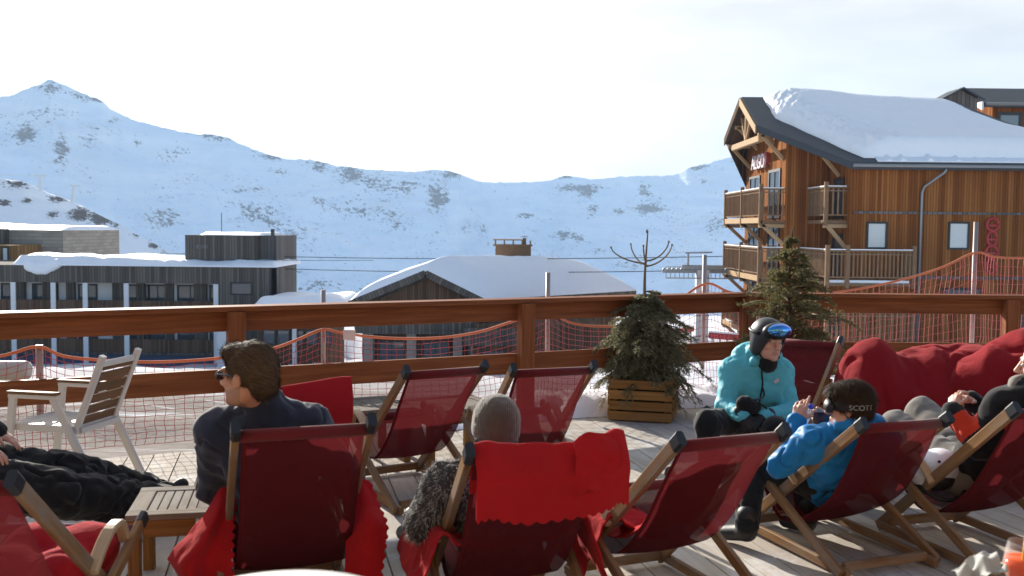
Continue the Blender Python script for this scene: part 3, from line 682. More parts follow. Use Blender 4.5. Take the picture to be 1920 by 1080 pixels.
def wall_totem():
    mb = MB(); YC = 50.6
    c = P(1860, 450, YC - 0.2); x, z0, z1 = c.x, P(1860, 512, YC - 0.2).z, P(1860, 408, YC - 0.2).z
    n = 4; h = (z1 - z0) / n
    for i in range(n):
        zc = z0 + (i + 0.5) * h; rx, rzz = (0.24, h * 0.5) if i % 2 == 0 else (0.3, h * 0.46)
        mb.tube([(x + rx * math.cos(a), YC - 0.2, zc + rzz * math.sin(a)) for a in [k * math.pi / 10 for k in range(21)]], 0.075, 8)
        mb.bar((x - 0.2, YC - 0.2, zc - 0.05), (x + 0.2, YC - 0.2, zc - 0.05), 0.1, 0.1)
    mb.bar((x, YC - 0.11, z0 + 0.2), (x, YC - 0.11, z1 - 0.2), 0.06, 0.06, up=(0, 1, 0))
    tag(mb.build('wall_sign', M_RED), 'red vertical sign of looped shapes on the larch wall right of the windows', 'sign')
wall_totem()

def upper_house():
    t = thing('upper_chalet', 'dark roofed chalet peeking out behind the snowy roof at the far right', 'chalet', (0, 0, 0))
    Y0 = 64.8; a = P(1800, 165, 67.6); e = P(1822, 192, Y0 - 0.6); zr, ze, xl = a.z, e.z, a.x
    MB().prism([(xl + 0.9, Y0, 2), (xl + 0.9, 70.6, 2), (xl + 0.9, 70.6, ze - 0.25), (xl + 0.9, 67.6, zr - 0.45), (xl + 0.9, Y0, ze - 0.25)], (18, 0, 0)).build('wall', M_LARCH, t)
    r = MB(); r.prism([(xl, 67.6, zr - 0.3), (xl, Y0 - 0.7, ze - 0.3), (xl, Y0 - 0.7, ze), (xl, 67.6, zr)], (20, 0, 0)); r.prism([(xl, 67.602, zr - 0.3), (xl, 71.2, ze - 0.3), (xl, 71.2, ze), (xl, 67.602, zr)], (20, 0, 0)); r.build('roof', M_ROOFMETAL, t)
    MB().prism([(xl - 0.02, 67.6, zr + 0.02), (xl - 0.02, Y0 - 0.75, ze + 0.02), (xl - 0.02, Y0 - 0.75, ze - 0.5), (xl - 0.02, 67.6, zr - 0.5)], (-0.12, 0, 0)).build('verge_board', M_WHITE, t)
    g = P(1870, 210, Y0); h = P(1905, 240, Y0); window(t, (g.x, Y0, h.z - 1.2), (1, 0, 0), 1.6, g.z - h.z + 1.2, (0, -1, 0), M_WINDOW, 0.2)
    MB().tube([(xl + 0.1, Y0 - 0.78, ze - 0.1), (xl + 20, Y0 - 0.78, ze - 0.1)], 0.09, 8).build('gutter', M_GUTTER, t)
    return t
upper_house()

# ------------------------------------------------------------------ chalet in the middle, under a thick snow roof
def mid_chalet():
    t = thing('snowbound_chalet', 'brown gabled chalet below the railing under one thick rounded snow roof', 'chalet')
    ap = P(798, 508, 60); le = P(655, 566, 60); re = P(908, 562, 60); d = Vector((10.5, 10.6, 0)); zg = -8.2
    ax, az = ap.x, ap.z
    def sl(x): return az - (az - le.z) * (ax - x) / (ax - le.x) if x < ax else az - (az - re.z) * (x - ax) / (re.x - ax)
    w = MB(); xl, xr = le.x + 0.7, re.x - 0.7
    w.prism([(xl, 60.6, zg), (xr, 60.6, zg), (xr, 60.6, sl(xr) - 0.4), (ax, 60.6, az - 0.4), (xl, 60.6, sl(xl) - 0.4)], d * 0.93); w.build('wall', M_BROWNSIDE, t)
    r = MB(); r.prism([(le.x, 60, le.z - 0.32), (ax, 60, az - 0.32), (ax, 60, az), (le.x, 60, le.z)], d); r.prism([(ax + 0.003, 60, az - 0.32), (re.x, 60, re.z - 0.32), (re.x, 60, re.z), (ax + 0.003, 60, az)], d); r.build('roof', M_DARKSIDE, t)
    v = MB(); v.bar((le.x, 59.93, le.z - 0.15), (ax, 59.93, az - 0.15), 0.08, 0.42, up=(0, 0, 1)); v.bar((ax, 59.93, az - 0.15), (re.x, 59.93, re.z - 0.15), 0.08, 0.42); v.build('verge_board', M_DARKSIDE, t)
    for x in (xl + 0.2, xl + 2.8, xl + 5.6, xr - 0.1): MB().box((x, 59.7, zg), (x + 0.55, 60.4, -4.7)).build('stone_pillar', M_STONE, t)
    b = MB(); b.box((xl - 0.3, 59.5, -4.7), (xr + 0.3, 60.45, -4.4)); b.box((xl - 0.3, 59.42, -4.4), (xr + 0.3, 59.52, -3.4)); b.build('balcony', M_DARKSIDE, t)
    for i in range(3): window(t, (xl + 0.95 + 2.7 * i, 60.6, -7.6), (1, 0, 0), 1.7, 2.4, (0, -1, 0), M_WINDOW, 0.12, mull=1)
    f = bpy.data.curves.new('sign', 'FONT'); f.body = 'CALIROUGE'; f.size = 0.42; f.extrude = 0.03; f.align_x = 'CENTER'
    o = bpy.data.objects.new('t', f); COL.objects.link(o); dg = bpy.context.evaluated_depsgraph_get(); me = bpy.data.meshes.new_from_object(o.evaluated_get(dg)); bpy.data.objects.remove(o)
    me.materials.clear(); me.materials.append(M_GREYSIDE); q = link('lettering', me, t); s = P(935, 638, 58.5); q.location = s; q.rotation_euler = (R(90), 0, 0)
    MB().box((s.x - 2.1, 58.56, s.z - 0.35), (s.x + 2.1, 58.7, s.z + 0.7)).build('sign_board', M_DARKSIDE, t)
    # annexe under the sign
    MB().box((xr + 0.1, 58.8, zg), (xr + 7.5, 66, -4.0)).build('annexe', M_BROWNSIDE, t)
    for i in range(3): window(t, (xr + 0.6 + 2.2 * i, 58.8, -7.4), (1, 0, 0), 1.5, 1.9, (0, -1, 0), M_WINDOW, 0.12)
    # snow
    def sn(u, v):
        x = le.x - 0.15 + (re.x - le.x + 0.3) * u; sx = sl(min(max(x, le.x), re.x))
        q = Vector((x, 60, sx)) + d * v * 1.01 + Vector((0, -0.1, 0.01))
        e = edge(u, 0.18 if u < 0.5 else 0.40) * edge(v, 0.16 if v < 0.5 else 0.42)
        th = (1.15 - 0.2 * v) * e
        cx = (x - ax) / 4; th += 0.35 * math.exp(-cx * cx * 6) * edge(v, 0.2) * -0.6
        th += 0.06 * mnoise.fractal(Vector((q.x * 0.5, q.y * 0.5, 1)), 0.8, 2, 4) * e
        return q, th
    snow_slab('roof_snow', sn, 50, 60, t)
    c0 = P(962, 494, 68); c = MB(); zc = c0.z - 0.9; zt = P(962, 461, 68).z
    c.prism([(c0.x - 1.2, 67.2, zc), (c0.x + 1.2, 67.2, zc), (c0.x + 1.2, 69, zc), (c0.x - 1.2, 69, zc)], (0, 0, zt - zc)); ch = c.build('chimney', M_GREYWOOD, t)
    cp = MB(); cp.box((c0.x - 1.35, 67.0, zt), (c0.x + 1.3, 69.2, zt + 0.1))
    for dx in (-1.2, -0.6, 0, 0.6, 1.15): cp.bar((c0.x + dx, 67.1, zt + 0.1), (c0.x + dx, 67.1, zt + 0.38), 0.1, 0.1, up=(0, 1, 0))
    cp.box((c0.x - 1.35, 67.0, zt + 0.38), (c0.x + 0.6, 69.2, zt + 0.45)); cp.tube([(c0.x + 0.75, 67.8, zt), (c0.x + 0.75, 67.8, zt + 0.55)], 0.13, 8); cp.tube([(c0.x + 0.75, 67.8, zt + 0.62), (c0.x + 0.75, 67.8, zt + 0.66)], 0.24, 8)
    cp.build('chimney_cap', M_GREYWOOD, ch)
    return t
mid_chalet()

# ------------------------------------------------------------------ dark flat-roofed apartment block on the left
def apartments():
    t = thing('apartment_block', 'dark timber flat roofed apartment block with white columns and brown balconies', 'building')
    Y = 70.0; f = lambda px, py, y=Y: P(px, py, y)
    xl = f(-160, 500).x; xr = f(488, 500).x; zt = f(250, 499).z; zb = f(250, 531).z; zg = -9.5
    MB().box((xl, Y, zb), (xr, Y + 9, zt)).build('roof_parapet', M_DARKSIDE, t)
    xe = f(405, 500).x
    MB().box((xl, Y + 1.6, zg), (xe - 0.003, Y + 9, zb - 0.003)).build('facade_wall', M_WHITE, t)
    MB().box((xe, Y + 0.003, zg), (xr - 0.003, Y + 9, zb - 0.003)).build('end_block', M_DARKSIDE, t)
    MB().box((xr, Y + 0.3, zg), (xr + 0.3, Y + 8.9, zt - 0.01)).build('end_cladding', M_GREYSIDE, t)
    window(t, (f(432, 560).x, Y, f(432, 553).z), (1, 0, 0), 1.55, 0.9, (0, -1, 0), M_WINDOW, 0.1)
    # dark bays and windows between white columns
    for lvl in (0, 1):
        z1 = zb - 0.02 - 2.75 * lvl; z0 = z1 - 2.2
        for i, px in enumerate((-130, -75, -20, 40, 128, 215, 262, 318, 380)):
            x = f(px, 540).x; window(t, (x, Y + 1.6, z0), (1, 0, 0), 1.9 if i % 2 else 1.4, 2.05, (0, -1, 0), M_WINDOW, 0.12, mull=1)
        for px, w in ((-100, 0.8), (5, 0.9), (62, 1.0), (108, 0.6), (196, 0.9), (243, 0.5), (296, 0.6), (352, 0.9)):
            x = f(px, 540).x; MB().box((x, Y + 1.3, z0 - 0.3), (x + w, Y + 1.597, z1)).build('dark_panel', M_DARKSIDE, t)
        b = MB(); zr = z0 + 1.0
        b.box((xl, Y + 0.03, z0 + 0.08), (xe - 0.01, Y + 0.1, zr)); b.build('balcony_front', M_BROWNSIDE, t)
        MB().box((xl, Y + 0.11, z0 - 0.12), (xe - 0.01, Y + 1.295, z0 + 0.05)).build('balcony_slab', M_DARKSIDE, t)
    for px in (-140, -60, 25, 100, 160, 237, 405): x = f(px, 540).x; MB().box((x - 0.17, Y - 0.07, zg), (x + 0.17, Y + 0.02, zb - 0.01)).build('column', M_WHITE, t)
    MB().box((xl, Y + 0.6, zg), (xe - 0.02, Y + 1.0, zb - 5.1)).build('base_wall', plain('bluish_wall', (0.07, 0.10, 0.17), 0.8), t)  # base wall in a dark bluish colour
    # rooftop block
    ux0, ux1 = f(347, 460, 71).x, f(478, 460, 71).x; uz = f(400, 441, 71).z; ux2 = f(532, 460, 77).x
    u = MB(); u.box((ux0, 71, zt - 0.05), (ux1, 78, uz)); u.build('roof_block', M_DARKSIDE, t)
    u = MB(); u.box((ux1 + 0.003, 72.2, zt - 0.05), (ux1 + 1.4, 78, uz - 0.01)); u.prism([(ux1 + 1.403, 71.6, zg), (ux2 + 0.4, 77.5, zg), (ux2 - 0.6, 78.2, zg), (ux1 + 1.403, 78.2, zg)], (0, 0, uz - zg)); u.build('stair_tower', M_GREYSIDE, t)
    s = f(357, 466, 71); e = f(392, 459, 71); MB().box((s.x, 70.9, s.z), (e.x, 70.997, e.z)).build('vent_slot', M_GREYSIDE, t)
    c = f(508, 440, 72); MB().tube([(c.x, 72.5, c.z - 0.6), (c.x, 72.5, c.z + 0.4)], 0.14, 8).build('flue', M_DARKSIDE, t)
    a = f(408, 440, 72); MB().tube([(a.x, 73, a.z - 0.2), (a.x, 73, a.z + 1.6)], 0.03, 6).build('aerial', M_DARKSIDE, t)
    # roof snow
    sx0, sx1 = f(28, 490).x, f(512, 490).x
    def sn(u_, v):
        x = sx0 + (sx1 - sx0 + 0.2) * u_; y = Y - 0.28 + 8.6 * v
        th = (0.62 - 0.42 * min(1, u_ * 1.6) + 0.35) * edge(v, 0.05) * edge(u_, 0.02) * (0.75 + 0.25 * mnoise.noise(Vector((x * 0.35, y * 0.2, 0)))) + 0.08 * mnoise.fractal(Vector((x * 0.7, y * 0.5, 4)), .8, 2, 3)
        return (x, y, zt + 0.005), max(0.1, th)
    snow_slab('roof_snow', sn, 14, 120, t)
    h = SDF()                                                       # the lobe of snow sagging over the parapet
    for px, py, r in ((58, 498, 0.55), (70, 505, 0.45), (84, 504, 0.5), (97, 498, 0.5), (108, 494, .4)):
        q = f(px, py, Y - 0.10); h.ell(q, (r, 0.22, r * 0.85), 0.15)
    sdf_obj('snow_lobe', h, 0.12, M_SNOW, t)
    def sn2(u_, v):
        x = ux0 + 1.1 + (ux1 + 0.6 - ux0 - 1.2) * u_; y = 70.95 + 6.5 * v
        return (x, y, uz + 0.005), 0.26 * edge(v, 0.08) * edge(u_, 0.06) * (0.8 + 0.5 * mnoise.noise(Vector((x * 0.6, y * 0.3, 0))))
    snow_slab('roof_snow', sn2, 8, 60, t)
    # low wing with snow on its roof
    wl_, wr = f(484, 560, 66).x, f(612, 560, 66).x; wz = f(550, 572, 66).z
    MB().box((wl_, 66, -9), (wr, 73, wz)).build('low_wing', M_BROWNSIDE, t)
    for i in range(5): window(t, (wl_ + 0.3 + i * 0.95, 66, -6.2), (1, 0, 0), 0.85, 1.0, (0, -1, 0), M_WINDOW, 0.07)
    for i in range(3): window(t, (wl_ + 0.4 + i * 1.5, 66, -8.9), (1, 0, 0), 1.2, 1.5, (0, -1, 0), M_SKYGLASS, 0.08)
    x = f(552, 600, 65.7).x; MB().box((x - 0.13, 65.6, -9), (x + 0.13, 65.85, wz)).build('column', M_WHITE, t)
    x = f(412, 600, 65.7).x; MB().box((x - 0.45, 66.6, -8.6), (x + 0.45, 66.8, -5.2)).build('notice_panel', M_WHITE, t)
    def sn3(u_, v):
        x = wl_ - 0.2 + (wr - wl_ + 1.5) * u_; y = 65.9 + 7 * v
        return (x, y, wz + 0.005), (0.5 + 0.2 * mnoise.noise(Vector((x * 0.5, y * 0.3, 2)))) * edge(v, 0.1) * edge(u_, 0.12)
    snow_slab('roof_snow', sn3, 10, 50, t)
    return t
apartments()

def stone_house():
    t = thing('stone_building', 'pale stone clad building with flat snowy roof behind the dark apartments', 'building')
    a = P(-140, 432, 84); b = P(118, 432, 84)
    MB().box((a.x, 84, -12), (b.x, 96, b.z)).build('wall', M_STONE, t)
    def sn(u, v):
        x = a.x - 0.2 + (b.x - a.x + 0.4) * u; y = 83.9 + 11 * v
        return (x, y, b.z + 0.005), (0.35 + 0.2 * (1 - u) + 0.1 * mnoise.noise(Vector((x * 0.4, y * .2, 0)))) * edge(v, 0.06) * edge(u, 0.03)
    snow_slab('roof_snow', sn, 8, 60, t)
    c = P(22, 460, 79); d = P(-120, 540, 79)
    MB().box((d.x, 79, -12), (c.x, 83.9, c.z)).build('timber_bay', M_OCHRE, t)
    e = P(4, 498, 79); window(t, (e.x, 79, e.z), (1, 0, 0), 0.55, 1.5, (0, -1, 0), M_SKYGLASS, 0.1)
    MB().box((P(-120, 428, 83).x, 83, 0), (P(6, 428, 83).x, 83.9, P(6, 429, 83).z)).build('parapet', M_DARKSIDE, t)
    return t
stone_house()

# ------------------------------------------------------------------ ski lift
def pylon():
    b = P(1314, 640, 62); top = P(1314, 488, 62)
    t = thing('lift_pylon', 'pale steel ski lift pylon with roller batteries on its crossarm', 'pylon', (b.x, 62, 0))
    gz = ground_z(b.x, 62) - 0.5; hz = top.z
    m = MB(); m.bar((0, 0, gz), (0, 0, hz - 0.6), 0.78, 0.7, up=(0, 1, 0)); 
    m.build('mast', M_WHITE, t)
    br = MB()
    for z in (gz + 1.6, gz + 2.9, gz + 4.2): br.box((-0.42, -0.38, z), (0.42, -0.352, z + 0.1))
    br.build('mast_bands', M_GUTTER, t)
    m = MB(); m.bar((-1.3, 0, hz - 0.45), (1.3, 0, hz - 0.45), 0.35, 0.3); m.bar((-0.9, 0, hz - 0.45), (-0.9, 0, hz + 0.5), 0.12, 0.12, up=(0, 1, 0)); m.bar((-1.1, 0, hz + 0.45), (0.6, 0, hz + 0.5), 0.1, 0.1); m.build('crossarm', M_GUTTER, t)
    for sx in (-1, 1):
        m = MB(); z = hz - 0.75
        m.bar((sx * 1.25 - 1.25, 0, z), (sx * 1.25 + 1.25, 0, z), 0.3, 0.1); m.bar((sx * 1.25 - 1.1, -0.4, z - 0.35), (sx * 1.25 + 1.1, -0.4, z - 0.35), 0.5, 0.06)
        for k in range(9): x = sx * 1.25 - 1.1 + k * 0.275; m.tube([(x, -0.12, z + 0.12), (x, 0.12, z + 0.12)], 0.15, 12)
        for k in range(9): x = sx * 1.25 - 1.1 + k * 0.275; m.bar((x, -0.62, z - 0.35), (x, -0.62, z + 0.35), 0.04, 0.04, up=(0, 1, 0))
        m.bar((sx * 1.25 - 1.1, -0.62, z + 0.35), (sx * 1.25 + 1.1, -0.62, z + 0.35), 0.04, 0.04)
        m.build('roller_battery', M_GUTTER, t)
    def cable(nm, pa, pb, ya, yb, sag, r=0.028):
        a = P(*pa, ya); q = P(*pb, yb); pts = [a.lerp(q, k / 20) - Vector((0, 0, sag * 4 * (k / 20) * (1 - k / 20))) for k in range(21)]
        return MB().tube(pts, r, 6)
    tag(cable('c', (1470, 478), (300, 474), 62, 78, 0.35).build('lift_cable', M_BLACK), 'upper black lift cable running over the snow roof to the pylon top', 'cable')
    tag(cable('c', (1470, 503), (300, 494), 62, 78, 0.45).build('lift_cable', M_BLACK), 'lower black lift cable resting on the pylon rollers', 'cable')
    tag(cable('c', (700, 488), (300, 482), 70, 78, 0.1, 0.018).build('lift_cable', M_BLACK), 'thin short cable leaving the dark apartment block between two heavier ones', 'cable')
pylon()
def barrier(a, b, label):
    p, q = P(*a), P(*b); p.z = q.z = max(p.z, q.z); t = thing('padded_barrier', label, 'barrier', (0, 0, 0), 0, 'red barriers by the lift')
    MB().bar(p, q, .25, .35, ch=.3).build('pad', M_RED, t)
    for k in range(4): r_ = p.lerp(q, (k + .5) / 4); MB().bar((r_.x, r_.y, ground_z(r_.x, r_.y) - .3), (r_.x, r_.y, r_.z - .176), .12, .12, up=(0, 1, 0)).build('post', M_METAL, t)
    s_ = p.lerp(q, .5); MB().bar(p + V(0, 0, .22), q + V(0, 0, .22), .26, .09, ch=.4).build('snow_cap', M_SNOW, t)
barrier((1330, 631, 56), (1384, 633, 55), 'red padded barrier on the snow right of the lift pylon'); barrier((1262, 622, 66), (1300, 617, 68), 'red padded barrier on the snow left of the lift pylon')
def far_pylon(px, py0, py1, label):
    a = P(px, py0, 262); b = P(px + (5 if px > 100 else 0) * -1, py1 + 6, 262); t = thing('hill_lift_tower', label, 'pylon', (0, 0, 0), 0, 'lift towers on the near hill')
    MB().bar(b, a, 0.75, 0.75, up=(0, 1, 0)).build('mast', M_WHITE, t); MB().bar(a + V(-1.6, 0, -0.15), a + V(1.6, 0, -0.15), 0.35, 0.4).build('crossarm', M_WHITE, t)
far_pylon(76, 328, 352, 'upright white lift tower on the hill crest, the higher of two'); far_pylon(140, 347, 374, 'leaning white lift tower lower down the rocky hill crest')
a = P(-200, 312, 262); b = P(76, 331, 262); tag(MB().tube([a.lerp(b, k / 10) - V(0, 0, 1.2 * (k / 10) * (1 - k / 10)) for k in range(11)], 0.06, 5).build('hill_lift_cable', M_WHITE), 'thin pale lift cable above the left hill crest', 'cable')
def unseen_shade_building():  # added building, unseen behind the camera, gives the terrace deep warm shade
    t = thing('added_shade_front', 'added pale timber front out of view behind the viewer, shading and warming the terrace', 'building')
    MB().box((-13, -3.4, -1), (15, -3.1, 6.5)).build('wall', siding('pale_larch_siding', (.25, .15, .08), (.42, .28, .16), (.55, .40, .25)), t)
    r = MB(); r.prism([(-13.5, -4.2, 7.4), (15.5, -4.2, 7.4), (15.5, -1.6, 6.2), (-13.5, -1.6, 6.2)], (0, 0, .25)); r.build('roof', M_ROOFMETAL, t)
    for k in range(7): window(t, (11.5 - 3.6 * k, -3.1, .1), (-1, 0, 0), 2.2, 2.3, (0, 1, 0), M_WINDOW, .12, mull=1)
unseen_shade_building()
# ------------------------------------------------------------------ terrace: boards, railing, net
BD = Vector((-0.228, 0.9737, 0)).normalized(); BX = Vector((BD.y, -BD.x, 0))
RA, RB = Vector((-3.47, 6.75, 0)), Vector((2.25, 9.70, 0)); RD = (RB - RA).normalized(); RN = Vector((-RD.y, RD.x, 0))
def deck_end(x, y, off=0.0):                        # distance along BD from (x, y) to the terrace edge
    o = Vector((x, y, 0)); t1 = ((RA + RN * off - o).dot(RN)) / BD.dot(RN); t2 = (9.70 + off - y) / BD.y
    return min(t1, t2)
def build_deck():
    mb = MB(); w, gap = 0.172, 0.008; k = -60
    for k in range(-60, 70):
        a = BX * (k * (w + gap)) + BD * -2.0; b = a + BX * w; o = rnd.random() * 40; z = rnd.uniform(-0.0012, 0.0012)
        ea, eb = deck_end(a.x, a.y, 0.12), deck_end(b.x, b.y, 0.12)
        cuts = [0.0]; p = rnd.uniform(0.8, 3.6)
        while p < min(ea, eb) - 0.6: cuts.append(p); p += rnd.uniform(2.6, 3.8)
        cuts.append(None)
        for c0, c1 in zip(cuts[:-1], cuts[1:]):
            l0 = c0 + (0.003 if c0 else 0); la, lb = (ea, eb) if c1 is None else (c1 - 0.003, c1 - 0.003)
            o = rnd.random() * 40; zz = z + rnd.uniform(-0.001, 0.001)
            q = [a + BD * l0, b + BD * l0, b + BD * lb, a + BD * la]; base = len(mb.v)
            c = 0.0015
            top = [q[0] + BX * c, q[1] - BX * c, q[2] - BX * c, q[3] + BX * c]
            mb.v += [p_ + V(0, 0, -0.045) for p_ in q] + [p_ + V(0, 0, -c * .6 + zz) for p_ in q] + [p_ + V(0, 0, zz) for p_ in top]
            uv = lambda i: ((mb.v[i] - a).dot(BD) + o, (mb.v[i] - a).dot(BX) + o)
            B = base
            for f in ([B + 8, B + 9, B + 10, B + 11], [B + 4, B + 5, B + 9, B + 8], [B + 5, B + 6, B + 10, B + 9], [B + 6, B + 7, B + 11, B + 10], [B + 7, B + 4, B + 8, B + 11],
                      [B, B + 1, B + 5, B + 4], [B + 1, B + 2, B + 6, B + 5], [B + 2, B + 3, B + 7, B + 6], [B + 3, B, B + 4, B + 7]):
                mb.face(f, [uv(i) for i in f])
    mb.build('deck', M_DECK, kind='structure')
    jm = MB(); jm.prism([(-12, -3, -0.16), (14, -3, -0.16), (14, 9.75, -0.16), (2.25, 9.75, -0.16), (-12, 2.4, -0.16)], (0, 0, 0.1)); jm.build('deck_underside', M_DARKSIDE, kind='structure')
build_deck()

def railing_thing():
    t = thing('terrace_railing', 'reddish brown timber railing of two wide boards round the snowy terrace', 'railing')
    seg = [(RA - RD * 5.2, RB), (RB, RB + Vector((5.6, 0.02, 0)))]
    for (a, b) in seg:
        d = (b - a).normalized(); n = Vector((-d.y, d.x, 0))
        e0 = a; e1 = b + (d * 0.03 if b is RB else Vector())
        MB().bar(e0 + V(0, 0, 1.082) - n * 0.035, e1 + V(0, 0, 1.082) - n * 0.035, 0.19, 0.036, ch=0.15).build('rail_cap', M_RAIL, t)
        MB().bar(a + V(0, 0, 0.985), b + V(0, 0, 0.985), 0.045, 0.155, ch=0.1).build('upper_board', M_RAIL, t)
        MB().bar(a + V(0, 0, 0.535), b + V(0, 0, 0.535), 0.045, 0.175, ch=0.1).build('lower_board', M_RAIL, t)
    for q, d in [(RA + RD * (4.0 - 2.45 * k) , RD) for k in range(0, 4)] + [(RB - RN * 0.0, RD), (Vector((4.84, 9.72, 0)), Vector((1, 0, 0))), (Vector((7.4, 9.72, 0)), Vector((1, 0, 0)))]:
        n = Vector((-d.y, d.x, 0)); p = q - n * 0.085
        MB().bar(p + V(0, 0, -0.1), p + V(0, 0, 1.062), 0.125, 0.125, up=d, ch=0.1).build('post', M_RAIL, t)
    return t
railing_thing()

M_NET = plain('net_cord', (0.47, 0.065, 0.07), 0.6); M_ROPE = fabric('net_rope', (0.62, 0.22, 0.12)); M_POLE = plain('net_pole', (0.38, 0.35, 0.34), 0.5, 0.3)
def safety_net(top, zbot, name_label, poles, cell=0.062):
    t = thing('safety_net', name_label, 'safety net')
    C = []
    for a, b in zip(top[:-1], top[1:]):
        L = max(2, int(math.hypot(b.x - a.x, b.y - a.y) / cell))
        for k in range(L): C.append((a, b, k / L))
    pts = spline(top, len(C)); n = len(pts); rows = 15
    H = [[None] * n for _ in range(rows + 1)]
    for i, p in enumerate(pts):
        zb = zbot(p); z1 = p.z
        for r in range(rows + 1):
            f = r / rows; w = 0.035 * mnoise.noise(Vector((i * 0.13, r * 0.25, 2))) + 0.07 * math.sin(f * 3.1) * mnoise.noise(Vector((i * 0.06, 1, 5)))
            sx = 0.018 * mnoise.noise(Vector((i * 0.3, r * 0.4, 9)))
            H[r][i] = p + Vector((sx, w, (zb - z1) * f + 0.012 * mnoise.noise(Vector((i * .4, r * .5, 4)))))
    mb = MB()
    for r in range(1, rows + 1): mb.tube(H[r], 0.0024, 3, closed_ends=False)
    for i in range(0, n): mb.tube([H[r][i] for r in range(rows + 1)], 0.0024, 3, closed_ends=False)
    mb.build('netting', M_NET, t)
    MB().tube(pts, 0.013, 6).build('top_rope', M_ROPE, t)
    for (q, z1, r) in poles: MB().tube([q + V(0, 0.03, -0.5), Vector((q.x, q.y + 0.03, z1))], r, 10).build('net_pole', M_POLE, t)
    return t
def net_pts(lst):                                    # photo points on a vertical strip just outside the railing
    out = []
    for px, py, off in lst:
        d = ray(px, py)
        # intersect with the offset railing line
        o = RA + RN * off; t1 = (o - Vector((EYE.x, EYE.y, 0))).dot(RN) / Vector((d.x, d.y, 0)).dot(RN); t2 = (9.7 + off) / d.y
        t = min(t1, t2) if t1 > 0 else t2
        out.append(EYE + d * t)
    return out
tl = net_pts([(-330, 700, .4), (-150, 690, .4), (0, 668, .4), (70, 650, .4), (120, 668, .4), (200, 676, .4), (280, 679, .4), (360, 676, .4), (440, 668, .42), (510, 654, .45), (560, 636, .5), (605, 618, .5), (640, 624, .5), (700, 632, .5), (770, 635, .5), (840, 632, .5), (900, 622, .5), (945, 608, .5), (1000, 590, .5), (1027, 582, .5), (1070, 605, .45), (1130, 612, .45), (1200, 606, .45), (1260, 585, .45)])
polesL = [(net_pts([(70, 660, .4)])[0], net_pts([(70, 648, .4)])[0].z, 0.026), (net_pts([(605, 600, .5)])[0], net_pts([(603, 544, .5)])[0].z, 0.02), (net_pts([(1027, 600, .5)])[0], net_pts([(1028, 511, .5)])[0].z, 0.021)]
safety_net(tl, lambda p: 0.02, 'orange red safety net sagging along the left railing between grey poles', polesL)
tr_ = net_pts([(1262, 572, .5), (1322, 532, .5), (1370, 548, .5), (1440, 556, .5), (1540, 551, .6), (1620, 540, .6), (1700, 522, .6), (1770, 500, .6), (1828, 474, .6), (1870, 482, .6), (1930, 484, .6), (2050, 486, .6), (2250, 470, .6)])
polesR = [(net_pts([(1320, 600, .5)])[0], net_pts([(1323, 478, .5)])[0].z, 0.022), (net_pts([(1826, 600, .6)])[0], net_pts([(1829, 416, .6)])[0].z, 0.024)]
safety_net(tr_, lambda p: 0.05, 'red safety net behind the right railing, rising to its tallest pole before the chalet', polesR)

def edge_snow():
    G = []
    for i in range(0, 121):
        s = i / 120; p = (RA + RD * 2.6).lerp(RB + V(0.0, 0, 0), s); base = p + RN * 0.05; row = []
        m = interp([(0, 0.03), (0.45, 0.05), (0.55, 0.17), (0.7, 0.2), (0.86, 0.17), (1, 0.15)], s)
        for j in range(26):
            v = j / 25; q = base + RN * (-0.05 + 1.9 * v); q += RN * 0.12 * mnoise.noise(Vector((q.x * 1.5, 3, 0))) * (1 - v)
            h = m * (math.sqrt(min(1, v * 7)) - v * 0.8) + 0.085 * mnoise.fractal(q * 2.6, 0.8, 2.1, 5) * min(1, v * 9) + 0.03 * mnoise.noise(q * 9) * min(1, v * 6) + 0.02 * mnoise.noise(q * 21) * min(1, v * 6)
            row.append((q.x, q.y, max(h, -0.02) + 0.004 - 0.35 * v * v * v))
        G.append(row)
    MB().grid(G).build('snow_bank', snowmat('bank_snow', (0.78, 0.80, 0.85), 7, 0.03, 50), kind='structure')
    G = []
    for i in range(50):
        x = 2.2 + 6 * i / 49; row = []
        for j in range(16):
            v = j / 15; h = 0.17 * (math.sqrt(min(1, v * 6)) - v * .7) + 0.05 * mnoise.fractal(Vector((x * 1.7, v * 2, 3)), .8, 2.1, 5) * min(1, v * 9)
            row.append((x, 9.62 + v * 1.3, max(h, -.02) + 0.004 - 0.3 * v ** 3))
        G.append(row)
    MB().grid(G).build('snow_bank', MATS['bank_snow'], kind='structure')
edge_snow()

# ------------------------------------------------------------------ deck chairs
def sling_mat(name, col, tr=0.2, tl_=0.35):
    s = NT(name); v = s.coord('Object'); w = s.n('ShaderNodeTexCoord').outputs['UV']
    c = s.mix(s.noise(v, 7, 4), tuple(x * 0.75 for x in col), col); s.set(c, 0.9, 0, 0.02)
    ux = s.n('ShaderNodeSeparateXYZ', {0: w}).outputs[0]; hem = s.math('LESS_THAN', s.math('ABSOLUTE', s.math('SUBTRACT', ux, 0.25)), 0.232)
    tl2 = s.n('ShaderNodeBsdfTranslucent', {0: s.mix(0.0, col, col)}); m1 = s.n('ShaderNodeMixShader', {0: tl_}); s.put(m1.inputs[1], s.b.outputs[0]); s.put(m1.inputs[2], tl2.outputs[0])
    t = s.n('ShaderNodeBsdfTransparent'); m2 = s.n('ShaderNodeMixShader', {0: s.math('MULTIPLY', hem, tr)}); s.put(m2.inputs[1], m1.outputs[0]); s.put(m2.inputs[2], t.outputs[0]); s.put(s.o.inputs[0], m2.outputs[0]); return s.m
M_SLING = sling_mat('maroon_sling', (0.165, 0.022, 0.028), 0.27, 0.36)
